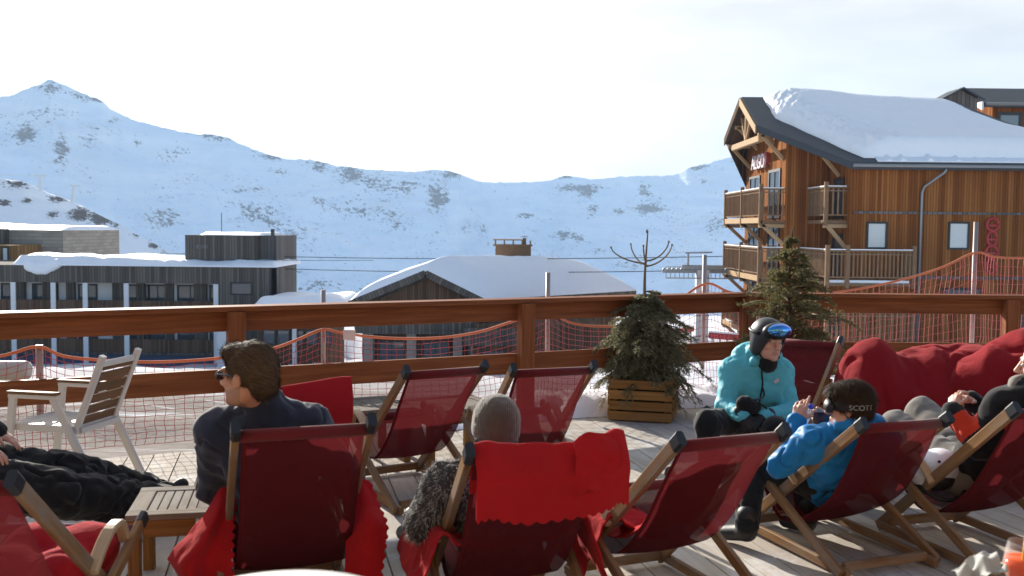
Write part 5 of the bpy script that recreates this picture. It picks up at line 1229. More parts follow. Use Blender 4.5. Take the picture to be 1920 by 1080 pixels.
def spritz():
    g = NT('clear_glass'); g.set((0.9, 0.92, 0.92), 0.03, 0, 1.0); tr2 = g.n('ShaderNodeBsdfTransparent'); lw2 = g.n('ShaderNodeLayerWeight', {'Blend': .25}); mg = g.n('ShaderNodeMixShader', {0: g.math('ADD', g.math('MULTIPLY', lw2.outputs[1], .3), .03, True)}); g.put(mg.inputs[1], tr2.outputs[0]); g.put(mg.inputs[2], g.b.outputs[0]); g.put(g.o.inputs[0], mg.outputs[0])
    o = NT('orange_drink'); o.set((0.92, 0.11, 0.004), 0.15, 0, .1); o.b.inputs['Transmission Weight'].default_value = 0.25; o.b.inputs['Subsurface Weight'].default_value = 0.2
    Y = 2.62; c = P(1900, 1016, Y); zt = c.z
    t = thing('cocktail_glass', 'stemless glass of orange spritz with an orange straw at the lower right corner', 'drink', (c.x + .028, Y, zt - .12)); t.scale = (1, 1, .78)
    MB().lathe([(.028, 0), (.03, .003), (.044, .04), (.05, .075), (.045, .12), (.038, .155), (.036, .155), (.043, .12), (.048, .075), (.042, .042), (.026, .008), (.0005, .006)], n=32).build('glass', g.m, t)
    MB().lathe([(.0005, .0075), (.0255, .0095), (.041, .043), (.0465, .075), (.0445, .098), (.0005, .098)], n=32).build('drink', o.m, t)
    MB().tube([V(-.012, -.01, .012), V(-.007, -.03, .205)], .0045, 10).build('straw', plain('orange_straw', (0.85, 0.40, 0.03), .4), t)
    zt2 = zt - .122
    tb = thing('drinks_table', 'table top at the lower right corner under the orange spritz', 'table', (c.x + .25, Y - .32, 0))
    MB().bar(V(-.52, 0, zt2 - .015), V(.4, 0, zt2 - .015), .74, .03, up=(0, 0, 1)).build('tabletop', M_TABLE, tb)
    for sx in (-.45, .34):
        for sy in (-.3, .3): MB().bar(V(sx, sy, 0), V(sx, sy, zt2 - .031), .05, .05, up=(0, 1, 0)).build('leg', M_TEAK, tb)
    M_PAPER = plain('paper', (.42, .42, .39), .8, 0, .93)
    a = P(1835, 1068, 2.6); G = [[V(a.x - .05 + .022 * j + .008 * mnoise.noise(V(i, j, 1)), Y - .06 + .018 * i, zt2 + .01 + .06 * abs(mnoise.noise(V(i * .75, j * .7, 2.2))) + .035 * (j > 2) + .02 * (i > 2)) for j in range(6)] for i in range(6)]
    tag(solid(MB().grid(spline_grid(G, 36, 36)).build('napkin', M_PAPER), .0015), 'crumpled white paper napkin left of the orange spritz', 'napkin')
    q = P(1798, 1066, 2.5); m = MB(); m.tube([V(q.x - .04, 2.5, zt2 + .032), V(q.x + .055, 2.46, zt2 + .04)], .032, 14); h = tag(m.build('snack_wrapper', plain('grey_wrapper', (.33, .33, .31), .35, .3)), 'small grey rolled wrapper left of the white napkin on the corner table', 'wrapper')
spritz()
def round_table():
    c = P(585, 1066, 1.75); r = .20
    t = thing('round_table', 'blurred white round table top at the bottom edge of the picture', 'table', (c.x - .01, 1.75 - r, 0)); z = c.z
    MB().lathe([(0.001, z - .03), (r - .02, z - .03), (r, z - .018), (r, z - .006), (r - .008, z), (0.001, z)], n=64).build('tabletop', plain('white_laminate', (.52, .50, .47), .4, 0, .97), t)
    MB().lathe([(.2, 0), (.2, .015), (.03, .03), (.028, z - .031)], n=24).build('pedestal', M_METAL, t)
round_table()
def bottle_phone():
    c = P(1487, 782, 5.42)
    t = thing('water_bottle', 'clear plastic water bottle with blue cap by the raised hand', 'bottle', (c.x, c.y, c.z - .10)); t.rotation_euler = (R(8), R(28), 0)
    w = NT('clear_plastic'); w.set((.85, .92, .97), .08); w.b.inputs['Transmission Weight'].default_value = .6
    MB().lathe([(.03, 0), (.034, .01), (.034, .12), (.03, .14), (.014, .17), (.014, .185)], n=20).build('bottle_body', w.m, t); MB().lathe([(.016, .178), (.016, .2), (.001, .201)], n=16).build('cap', plain('blue_cap', (.02, .06, .5), .4), t)
bottle_phone()
def barrel():
    a, b = P(-60, 695, 9.6), P(57, 694, 9.6)
    tag(MB().tube([a + V(0, 0, 0), a.lerp(b, .9), a.lerp(b, .97), b], [.095, .095, .085, .05], 16).build('padded_roll', plain('cream_vinyl', (.52, .48, .40), .5)), 'cream padded roll lying on the snow beyond the left railing', 'padded roll')
    s = MB().bar(V(a.x + .1, 9.6, -1.2), V(a.x + .1, 9.6, a.z - .09), .08, .08, up=(0, 1, 0)).build('roll_stand', M_POLE); tag(s, 'grey stand carrying the cream padded roll', 'stand')
barrel()
def snow_sign():
    a = P(655, 628, 8.35); m = MB(); m.bar(a + V(-.05, 0, 0), a + V(.05, 0, 0), .012, .085); tag(m.build('net_tag', M_WHITE), 'small white tag hanging on the net rope right of the grey pole', 'tag')
snow_sign()
# ------------------------------------------------------------------ people
def skin(name, col, lip=(0.45, 0.16, 0.14)):
    s = NT(name); v = s.coord('Object'); c = s.mix(s.noise(v, 22, 4), tuple(x * q for x, q in zip(col, (.86, .76, .72))), col); s.set(c, 0.5, 0, 0.4)
    s.b.inputs['Subsurface Weight'].default_value = 0.12; s.b.inputs['Subsurface Radius'].default_value = (0.012, 0.004, 0.002); s.bump(s.noise(v, 260, 2), 0.12, 0.0008); return s.m
M_SKIN = skin('skin', (0.56, 0.31, 0.22)); M_SKIN2 = skin('fair_skin', (0.62, 0.37, 0.28)); M_LIP = plain('lips', (0.50, 0.23, 0.18), .45)
M_STUBBLE = plain('stubble', (0.40, 0.23, 0.16), .7); M_GREYBEARD = plain('grey_stubble', (.34, .27, .23), .7)
M_HAIR = plain('brown_hair', (0.11, 0.074, 0.046), .45, 0, .55); M_HAIRD = plain('dark_hair', (0.045, 0.027, 0.016), .42, 0, .5); M_HAIRG = plain('grey_hair', (.28, .25, .22), .5)
M_NAVY = fabric('navy_jacket', (0.022, 0.030, 0.055), .75, .8, 300, .2, soft=5); M_BLACKC = fabric('black_cloth', (0.013, 0.014, 0.016), soft=4); M_TURQ = fabric('turquoise_jacket', (0.10, 0.46, 0.55), .85, .55, 300, .05)
M_BLUE = fabric('bright_blue_jacket', (0.014, 0.20, 0.50), .8, .5, 300, .05); M_GREYP = fabric('grey_trousers', (0.20, 0.185, 0.165)); M_REDORG = fabric('red_orange_panels', (0.60, 0.045, 0.018))
M_BOOT = plain('boot', (0.022, 0.021, 0.022), .55); M_GLOVE = plain('glove', (0.016, 0.016, 0.017), .6); M_DARKTR = fabric('dark_trousers', (.03, .03, .034))

class Head:
    def __init__(s, c, f, u=(0, 0, 1), sc=1.0):
        f = Vector(f).normalized(); r = f.cross(Vector(u)).normalized(); u = r.cross(f)
        s.c = Vector(c); s.M = Matrix((r, f, u)).transposed(); s.sc = sc
    def w(s, x, y, z): return s.c + s.M @ (Vector((x, y, z)) * s.sc)
    def loc(s, P_): return ((P_ - np.array(s.c)) @ np.array(s.M)) / s.sc
    def e(s, S, x, y, z, rx, ry, rz_, k=.012, op='add', tilt=0):
        M = s.M @ Matrix.Rotation(tilt, 3, 'X') if tilt else s.M
        S.ell(s.w(x, y, z), Vector((rx, ry, rz_)) * s.sc, k * s.sc, M, op)
    def cn(s, S, a, b, ra, rb, k=.01): S.cone(s.w(*a), s.w(*b), ra * s.sc, rb * s.sc, k * s.sc)
def head_prims(S, H, fem=False):
    e = lambda *a, **k: H.e(S, *a, **k)
    e(0, -.012, .035, .074, .094, .088, k=.03); e(0, .018, -.035, .060, .066, .078, k=.03); e(0, .05, -.075, .040, .035, .040, k=.03)
    e(0, .076, -.100, .021, .018, .016, k=.02)
    for sx in (-1, 1):
        e(sx * .040, .058, -.022, .024, .020, .022, k=.02); e(sx * .05, .02, -.075, .02, .035, .03, k=.03)
        e(sx * .030, .080, .030, .026, .010, .008, k=.012); e(sx * .031, .097, .008, .016, .014, .011, k=.012, op='sub')
        e(sx * .077, -.006, -.008, .008, .020, .032, k=.008); e(sx * .083, -.012, .004, .006, .013, .020, k=.008)
        e(sx * .031, .079, .008, .0125, .0125, .0115, k=.004)
        e(sx * .013, .098, -.034, .009, .010, .008, k=.008)
    H.cn(S, (0, .084, .020), (0, .108, -.026), .0085, .0125, .01); e(0, .111, -.030, .011, .010, .009, k=.008)
    e(0, .086, -.060, .022, .012, .006, k=.006); e(0, .086, -.071, .020, .012, .006, k=.006); e(0, .098, -.0655, .02, .01, .0018, k=.003, op='sub')
def hand_prims(S, w, d, n, thumb, curl=(.5, .6, .7, .8), sc=1.0, spread=.02):
    """w wrist, d finger direction, n palm normal (towards the palm), thumb: side vector."""
    d = Vector(d).normalized(); n = Vector(n); n = (n - d * n.dot(d)).normalized(); t = d.cross(n); t = t if t.dot(Vector(thumb)) > 0 else -t; w = Vector(w)
    S.cone(w, w + d * .045 * sc, .026 * sc, .03 * sc, .012, n, 1.5); S.cone(w + d * .035 * sc + t * .018 * sc, w + d * .08 * sc + t * .024 * sc, .018 * sc, .016 * sc, .01); S.cone(w + d * .035 * sc - t * .016 * sc, w + d * .075 * sc - t * .026 * sc, .018 * sc, .014 * sc, .01); S.cone(w + d * .04 * sc, w + d * .082 * sc, .02 * sc, .018 * sc, .01)
    for i, (o, l) in enumerate(((.031, .072), (.0105, .080), (-.0105, .074), (-.031, .058))):
        p = w + d * (.086 - .006 * abs(i - 1)) * sc + t * o * sc; a = curl[i]; q = (d + t * o * spread * 30 * .05)
        for j, fr in enumerate((.45, .32, .23)):
            ang = a * (j * .9 + .5); v = (q * math.cos(ang) + n * math.sin(ang)).normalized(); p2 = p + v * l * fr * sc; r0 = (.0092 - .0009 * j) * sc; S.cone(p, p2, r0, r0 - .0008, .003); p = p2
    b = w + d * .03 * sc + t * .026 * sc; m = b + (t * .75 + d * .6 + n * .25).normalized() * .042 * sc; e = m + (d * .85 + t * .25 + n * .3).normalized() * .032 * sc
    S.cone(b, m, .013 * sc, .0105 * sc, .01); S.cone(m, e, .0105 * sc, .008 * sc, .004)
def vec(t): return Vector(t)
def body(J, H, hands=(), sc=1.0, vox=.0055, mats=None, matfn=None, label='', fem=False):
    S = SDF(); tf = vec(J['tf']); p, c, n = vec(J['pelvis']), vec(J['chest']), vec(J['neck'])
    lat = (vec(J['shR']) - vec(J['shL'])).normalized()
    S.cone(p, c, .130 * sc, .135 * sc, .05, tf, 1.35); S.cone(c, n - (n - c).normalized() * .06, .135 * sc, .085 * sc, .05, tf, 1.3); S.cone(vec(J['shL']), vec(J['shR']), .05 * sc, .05 * sc, .05)
    S.cone(n - (n - c).normalized() * .03, H.w(0, -.022, -.05), .058 * sc, .052 * sc, .03); head_prims(S, H, fem)
    for s, sg in (('L', -1), ('R', 1)):
        S.cone(J['sh' + s], J['el' + s], .052 * sc, .041 * sc, .03); S.cone(J['el' + s], J['wr' + s], .040 * sc, .027 * sc, .02)
        hp = p + lat * sg * .085 * sc; S.cone(hp, J['kn' + s], .082 * sc, .056 * sc, .04); S.cone(J['kn' + s], J['an' + s], .054 * sc, .036 * sc, .02)
        toe = vec(J['to' + s]); S.cone(vec(J['an' + s]) + V(0, 0, -.02), toe, .036 * sc, .03 * sc, .02)
    for h in hands: hand_prims(S, **h)
    o = sdf_obj('person', S, vox, mats, smooth_it=1, matfn=matfn); tag(o, label, 'person'); return o
def jacket(J, parent, mat, sc=1.0, ex=.0, amp=.010, scale=9, seed=1, hood=None, hem=0.0, vox=.008, collar=.05, name='jacket', matfn=None, arm=1.0):
    S = SDF(); tf = vec(J['tf']); p, c, n = vec(J['pelvis']), vec(J['chest']), vec(J['neck']); ax = (n - c).normalized()
    S.cone(p - (c - p).normalized() * hem, c, (.162 + ex) * sc, (.168 + ex) * sc, .05, tf, 1.28); S.cone(c, n - ax * .07, (.165 + ex) * sc, (.105 + ex * .5) * sc, .05, tf, 1.22)
    S.cone(J['shL'], J['shR'], (.070 + ex * .6) * sc, (.070 + ex * .6) * sc, .06)
    for s in 'LR': S.cone(n - ax * .045, vec(J['sh' + s]) * .92 + n * .08, .082 * sc, .066 * sc, .05); S.cone(c + (vec(J['sh' + s]) - c) * .35, p, (.13 + ex) * sc, (.125 + ex) * sc, .06, tf, 1.25)
    S.cone(n - ax * .05, n + ax * collar, .088 * sc, .078 * sc, .02)
    if hood: S.ell(n + vec(hood[0]), hood[1], .04)
    for s in 'LR':
        a, b, w = vec(J['sh' + s]), vec(J['el' + s]), vec(J['wr' + s])
        S.cone(a, b, (.069 + ex) * sc * arm, (.064 + ex) * sc * arm, .06); S.cone(b, w, (.064 + ex) * sc * arm, (.048 + ex * .5) * sc * arm, .03); S.cone(w - (w - b).normalized() * .02, w, (.050 + ex * .5) * sc, (.049 + ex * .5) * sc, .006)
    return sdf_obj(name, S, vox, mat, parent, amp=amp, scale=scale, seed=seed, smooth_it=1, matfn=matfn)
def trousers(J, parent, mat, sc=1.0, ex=.0, amp=.007, seed=2, vox=.009):
    S = SDF(); p, c = vec(J['pelvis']), vec(J['chest']); lat = (vec(J['shR']) - vec(J['shL'])).normalized()
    S.cone(p - (c - p).normalized() * .02, p + (c - p) * .35, .15 * sc, .145 * sc, .05, J['tf'], 1.25)
    for s, sg in (('L', -1), ('R', 1)):
        hp = p + lat * sg * .09 * sc; S.cone(hp, J['kn' + s], (.105 + ex) * sc, (.077 + ex) * sc, .05); S.cone(J['kn' + s], vec(J['an' + s]) + V(0, 0, .02), (.077 + ex) * sc, (.062 + ex) * sc, .03)
    return sdf_obj('trousers', S, vox, mat, parent, amp=amp, scale=9, seed=seed, smooth_it=1)
def boots(J, parent, mat, sc=1.0, r=.048):
    for s in 'LR':
        S = SDF(); a, t = vec(J['an' + s]), vec(J['to' + s]); S.cone(a + V(0, 0, .06), a + V(0, 0, -.02), .058 * sc, .055 * sc, .02); S.cone(a + V(0, 0, -.03), t, r * sc, (r - .006) * sc, .02)
        sdf_obj('boot', S, .009, mat, parent)
def gloves(parent, mat, specs):
    for h in specs:
        S = SDF(); hand_prims(S, **h); w = vec(h['w']); d = vec(h['d']).normalized(); S.cone(w - d * .03, w + d * .02, .04, .038, .01); sdf_obj('glove', S, .0055, mat, parent)
def strand_mat(m):
    n = m.name + '_strands'
    if n in MATS: return MATS[n]
    c = [x for x in m.node_tree.nodes if x.type == 'MIX'][0].inputs[7].default_value[:3]; s = NT(n); g = s.n('ShaderNodeNewGeometry').outputs['Random Per Island']
    s.set(s.mix(g, tuple(x * .45 for x in c), tuple(min(1, x * 1.5) for x in c)), .65, 0, .1); return s.m
def hair_cap(H, parent, mat, prims, subs, N, flow, ln, seed, amp=.004, wd=.0011, vox=.0055, lift=.004):
    S = SDF()
    for q in prims: H.e(S, *q, k=.02)
    for q in subs: H.e(S, *q, k=.012, op='sub')
    o = sdf_obj('hair', S, vox, mat, parent, amp=amp, scale=38, seed=seed, smooth_it=1); me = o.data; rg = random.Random(seed); mb = MB(); n = len(me.vertices)
    fl = H.M @ Vector(flow)
    for _ in range(N):
        v = me.vertices[rg.randrange(n)]; nn = v.normal; d = fl + Vector((rg.gauss(0, .17), rg.gauss(0, .17), rg.gauss(0, .17))); d = d - nn * d.dot(nn)
        if d.length < .05: continue
        d.normalize(); l = ln * rg.uniform(.5, 1.3); sd = d.cross(nn) * wd; p = v.co + nn * .0005; a = p + d * l * .5 + nn * lift * rg.uniform(.3, 1.5); b = p + d * l + nn * lift * (rg.uniform(-.6, 1.2) if rg.random() < .8 else rg.uniform(1, 3.2))
        base = len(mb.v); mb.v += [p - sd, p + sd, a + sd, a - sd, b]; mb.face([base, base + 1, base + 2, base + 3], [(0, 0)] * 4); mb.face([base + 3, base + 2, base + 4], [(0, 0)] * 3)
    mb.build('hair_strands', strand_mat(mat), o); return o
def face_mats(H, beard=None):
    def fn(c):
        q = H.loc(c); lip = (np.abs(q[:, 0]) < .024) & (q[:, 1] > .082) & (q[:, 2] < -.054) & (q[:, 2] > -.078); r = np.zeros(len(c), dtype=np.int32)
        if beard: r[(np.abs(q[:, 0]) < .085) & (q[:, 1] > -.01) & (q[:, 2] < -.048 - .5 * np.maximum(0, .05 - q[:, 1]) * 0 + .35 * np.maximum(0, .045 - q[:, 1])) & (q[:, 2] > -.135) & (q[:, 1] < .13)] = 2
        r[lip] = 1; return r
    return fn
def eyes(H, parent):
    for sx in (-1, 1):
        S = SDF(); H.e(S, sx * .031, .083, .008, .0115, .0115, .0075); o = sdf_obj('eye', S, .0022, MATS['eye_white'], parent); S = SDF(); H.e(S, sx * .031, .0915, .008, .0050, .004, .0050); sdf_obj('iris', S, .0016, M_BLACK, o)
        S = SDF(); H.cn(S, (sx * .016, .094, .029), (sx * .046, .084, .030), .0032, .0022); sdf_obj('eyebrow', S, .0022, M_HAIRD, parent)
plain('eye_white', (.7, .68, .65), .25)

# --- man in navy jacket, sunglasses, looking left
def man_navy():
    hc = P(463, 706, 4.10); H = Head(hc, (-.94, .33, -.02), (0.02, 0, 1), 1.06)
    J = dict(tf=(-.30, .95, 0), pelvis=(-1.03, 4.42, .42), chest=(-1.055, 4.26, .72), neck=(-1.055, 4.18, .95), shL=(-1.255, 4.19, .825), shR=(-.87, 4.29, .835), elL=(-1.32, 4.38, .53), elR=(-.74, 4.45, .55), wrL=(-1.30, 4.72, .50), wrR=(-.95, 4.75, .50),
             knL=(-1.42, 4.92, .50), knR=(-1.12, 5.02, .50), anL=(-1.50, 5.22, .10), anR=(-1.18, 5.30, .10), toL=(-1.57, 5.40, .05), toR=(-1.24, 5.48, .05))
    o = body(J, H, [dict(w=J['wrL'], d=(-.1, 1, -.1), n=(0, 0, -1), thumb=(1, 0, 0)), dict(w=J['wrR'], d=(-.3, 1, -.1), n=(0, 0, -1), thumb=(-1, 0, 0))], 1.0, mats=[M_SKIN, M_LIP, M_STUBBLE], matfn=face_mats(H, True), label='man in navy jacket and sunglasses sitting with his back turned, looking left')
    jacket(J, o, M_NAVY, ex=.004, amp=.012, seed=3, collar=.075, arm=1.05)
    trousers(J, o, M_DARKTR); boots(J, o, M_BOOT)
    hair_cap(H, o, M_HAIR, [(0, -.022, .045, .084, .102, .094), (0, .05, .094, .062, .052, .032), (0, -.07, -.02, .066, .05, .06)], [(0, .115, -.015, .10, .075, .080), (0, .02, -.10, .12, .075, .075), (-.085, .03, -.03, .03, .035, .05), (.085, .03, -.03, .03, .035, .05), (0, -.03, -.145, .1, .1, .06)], 7500, (0, -.95, -.28), .05, 4, amp=.0012, lift=.004)
    g = SDF()
    for sx in (-1, 1): H.e(g, sx * .034, .098, .006, .032, .012, .021, k=.01); H.cn(g, (sx * .062, .088, .014), (sx * .082, .0, .012), .0045, .004, .004)
    H.cn(g, (-.03, .106, .016), (.03, .106, .016), .006, .006); gm = NT('sunglass_lens'); gm.set((.012, .012, .014), .08, 0, .9); sdf_obj('sunglasses', g, .0035, gm.m, o)
    return o
man_navy()

# --- person in grey beanie, seen from behind, furry sleeves
def beanie_person():
    hc = P(928, 806, 4.05); H = Head(hc, (-.25, .96, .05), (0.04, .1, 1), 1.02)
    J = dict(tf=(-.24, .85, .45), pelvis=(-.04, 4.28, .34), chest=(-.06, 4.12, .56), neck=(-.065, 4.04, .735), shL=(-.27, 4.08, .64), shR=(.12, 4.12, .65), elL=(-.37, 4.16, .44), elR=(.22, 4.25, .45), wrL=(-.26, 4.42, .47), wrR=(.08, 4.5, .47),
             knL=(-.36, 4.80, .44), knR=(-.12, 4.86, .46), anL=(-.50, 5.12, .13), anR=(-.20, 4.98, .10), toL=(-.57, 5.27, .06), toR=(-.24, 5.16, .05))
    o = body(J, H, [dict(w=J['wrL'], d=(.4, .8, -.1), n=(0, 0, -1), thumb=(1, 0, 0)), dict(w=J['wrR'], d=(-.5, .8, -.1), n=(0, 0, -1), thumb=(-1, 0, 0))], .95, mats=[M_SKIN2, M_LIP], matfn=face_mats(H), label='person in a grey knitted beanie and fur sleeved coat, seen from behind')
    fm = plain('grey_fur', (.04, .04, .042), .9); j = jacket(J, o, fm, .95, ex=.004, amp=.012, seed=5, name='fur_coat')
    rg = random.Random(9); mb = MB(); vs_ = j.data.vertices; n = len(vs_)
    for _ in range(16000):
        v = vs_[rg.randrange(n)]; d = (v.normal * .9 + Vector((rg.gauss(0, .45), rg.gauss(0, .45), rg.gauss(-.5, .4)))).normalized() * rg.uniform(.014, .034); sd = d.cross(v.normal + V(.01, .02, 0)).normalized() * .0012
        b = len(mb.v); mb.v += [v.co - sd, v.co + sd, v.co + d]; mb.face([b, b + 1, b + 2], [(0, 0)] * 3)
    s = NT('fur_tips'); g = s.n('ShaderNodeNewGeometry'); s.set(s.ramp(s.math('ADD', s.math('MULTIPLY', g.outputs['Random Per Island'], .5), s.math('MULTIPLY', s.noise(s.coord('Object'), 9, 3), .8)), [(.45, (.012, .012, .014)), (.8, (.52, .50, .48))]), .8, 0, .2); mb.build('fur', s.m, j)
    trousers(J, o, M_BLACKC, .95); boots(J, o, M_BOOT)
    k = NT('grey_knit'); uv = k.coord('Object'); w = k.n('ShaderNodeTexWave', {'Vector': k.coord('Object', (1, 1, .15)), 'Scale': 42, 'Distortion': 1.5, 'Detail': 2}); k.set(k.mix(k.noise(uv, 14, 4), (.05, .043, .037), (.115, .10, .088)), .95, 0, .1); k.b.inputs['Sheen Weight'].default_value = .5; k.bump(k.math('ADD', w.outputs[0], k.noise(uv, 200, 2)), .45, .004)
    S = SDF(); H.e(S, 0, -.012, .045, .096, .112, .104, k=.02); H.e(S, 0, -.012, .0, .095, .112, .06, k=.02); H.e(S, 0, .02, -.14, .2, .2, .105, k=.01, op='sub'); H.e(S, 0, .12, -.06, .1, .07, .09, k=.01, op='sub'); sdf_obj('beanie', S, .006, k.m, o, amp=.002, scale=30)
    S = SDF(); H.e(S, 0, -.035, -.035, .088, .088, .05, k=.02); H.e(S, 0, .1, -.03, .09, .08, .1, k=.01, op='sub'); sdf_obj('hair', S, .006, M_HAIRD, o, amp=.004, scale=40)
    return o
beanie_person()

# --- person in turquoise with ski helmet
def turquoise():
    hc = P(1440, 640, 6.26); H = Head(hc, (.40, -.91, -.08), (0.03, 0, 1), 0.98)
    J = dict(tf=(-.12, -.99, .05), pelvis=(1.62, 6.46, .46), chest=(1.59, 6.38, .70), neck=(1.575, 6.32, .875), shL=(1.735, 6.36, .80), shR=(1.415, 6.36, .80), elL=(1.765, 6.22, .56), elR=(1.355, 6.24, .58), wrL=(1.56, 6.04, .565), wrR=(1.42, 6.05, .57),
             knL=(1.60, 5.95, .50), knR=(1.20, 6.02, .53), anL=(1.62, 6.0, .12), anR=(1.24, 6.12, .12), toL=(1.60, 5.84, .05), toR=(1.20, 5.95, .05))
    hs = [dict(w=J['wrL'], d=(-.8, -.35, -.35), n=(0, .5, -.8), thumb=(-.2, -.3, 1), curl=(.7, .8, .8, .9)), dict(w=J['wrR'], d=(.35, -.5, -.75), n=(.5, .6, -.5), thumb=(.5, -.5, .6), curl=(.7, .8, .8, .9))]
    o = body(J, H, hs, .95, mats=[M_SKIN2, M_LIP], matfn=face_mats(H), label='person in turquoise jacket, dark ski helmet and mirrored goggles, sitting towards the viewer'); eyes(H, o)
    jk = jacket(J, o, M_TURQ, .88, ex=.006, amp=.006, scale=15, seed=8, hood=(V(0, .08, .02), V(.15, .085, .09)), collar=.06)
    # collar wings of the hood each side of the face
    S = SDF(); S.cone(H.w(.0, -.06, -.13), H.w(-.088, -.01, -.10), .05, .03, .03); S.cone(H.w(0, -.06, -.13), H.w(.075, -.02, -.135), .05, .035, .03); S.cone(H.w(-.088, -.01, -.10), H.w(-.10, -.03, -.03), .03, .018, .03); 
    sdf_obj('collar', S, .007, M_TURQ, o, amp=.004, scale=14)
    S = SDF(); S.cone(H.w(0, -.03, -.135), H.w(0, .025, -.142), .062, .058, .02); sdf_obj('neck_gaiter', S, .007, M_BLACKC, o, amp=.003, scale=20)
    z = MB(); pts = []
    c, n, p = vec(J['chest']), vec(J['neck']), vec(J['pelvis'])
    zp = spline([n + V(.01, -.088, .03), n + V(.0, -.105, -.06), c + V(-.005, -.150, .03), c + V(-.02, -.155, -.06), p + V(-.03, -.150, .12)], 24); z.tube(zp, .006, 6); z.build('zip', M_BLACKC, jk)
    lg = MB(); q = c + V(.085, -.142, .055); lg.bar(q + V(-.014, -.004, -.01), q + V(.014, 0, .012), .004, .02); lg.build('chest_badge', plain('pale_badge', (.55, .45, .5), .5), jk)
    trousers(J, o, M_BLACKC, .95); boots(J, o, M_BOOT); gloves(o, M_GLOVE, [dict(h, sc=1.22) for h in hs])
    hm = plain('helmet_shell', (.030, .033, .040), .42); S = SDF(); H.e(S, 0, -.010, .042, .106, .128, .112, k=.02)
    for sx in (-1, 1): H.e(S, sx * .082, -.012, -.035, .030, .055, .062, k=.03)
    H.e(S, 0, .105, -.045, .078, .085, .105, k=.012, op='sub'); H.e(S, 0, .0, -.15, .1, .16, .085, k=.012, op='sub'); H.e(S, 0, .02, -.06, .07, .12, .1, k=.01, op='sub'); hl = sdf_obj('ski_helmet', S, .0055, hm, o)
    S = SDF(); H.e(S, 0, .078, .078, .104, .064, .058, k=.01, tilt=R(24)); H.e(S, 0, .02, .045, .10, .085, .095, k=.01, op='sub'); fr = sdf_obj('goggles', S, .0045, M_BLACK, hl)
    lm = NT('mirror_lens'); lw = lm.n('ShaderNodeLayerWeight', {'Blend': .35}); lm.set(lm.mix(lw.outputs[1], (.10, .42, .80), (.16, .10, .75)), .07, .85, 1.0)
    S = SDF(); H.e(S, 0, .086, .081, .098, .066, .050, k=.01, tilt=R(24)); H.e(S, 0, .02, .045, .104, .092, .1, k=.008, op='sub'); sdf_obj('lens', S, .0045, lm.m, fr)
    b = MB(); b.tube([H.w(.112 * math.sin(a), -.008 - .118 * math.cos(a) * -1, .062 - .01 * math.cos(a)) for a in [1.2 + k * (2 * math.pi - 2.4) / 24 for k in range(25)]], .010, 6); b.build('goggle_strap', M_BLACK, hl)
    b = MB(); b.tube([H.w(-.088, .02, -.06), H.w(-.07, .04, -.10), H.w(0, .06, -.128), H.w(.07, .04, -.10), H.w(.088, .02, -.06)], .006, 6); b.build('chin_strap', M_BLACK, hl)
    # black pouch on a cord
    S = SDF(); q = vec((1.46, 6.06, .62)); S.ell(q, (.075, .05, .05), .02); S.ell(q + V(-.03, -.02, .03), (.05, .04, .04), .02); t = sdf_obj('pouch', S, .007, M_BLACKC, amp=.006, scale=20); tag(t, 'black pouch on a cord held in the lap of the person in turquoise', 'pouch')
    b = MB(); b.tube(spline([q + V(.03, -.02, .045), c + V(.0, -.17, -.04), c + V(-.01, -.168, .02)], 12), .006, 6); b.tube(spline([q + V(.05, -.02, .03), q + V(.10, -.03, -.0), q + V(.12, -.03, -.05)], 8), .006, 6); b.build('cord', M_BLACKC, t)
    return o
turquoise()

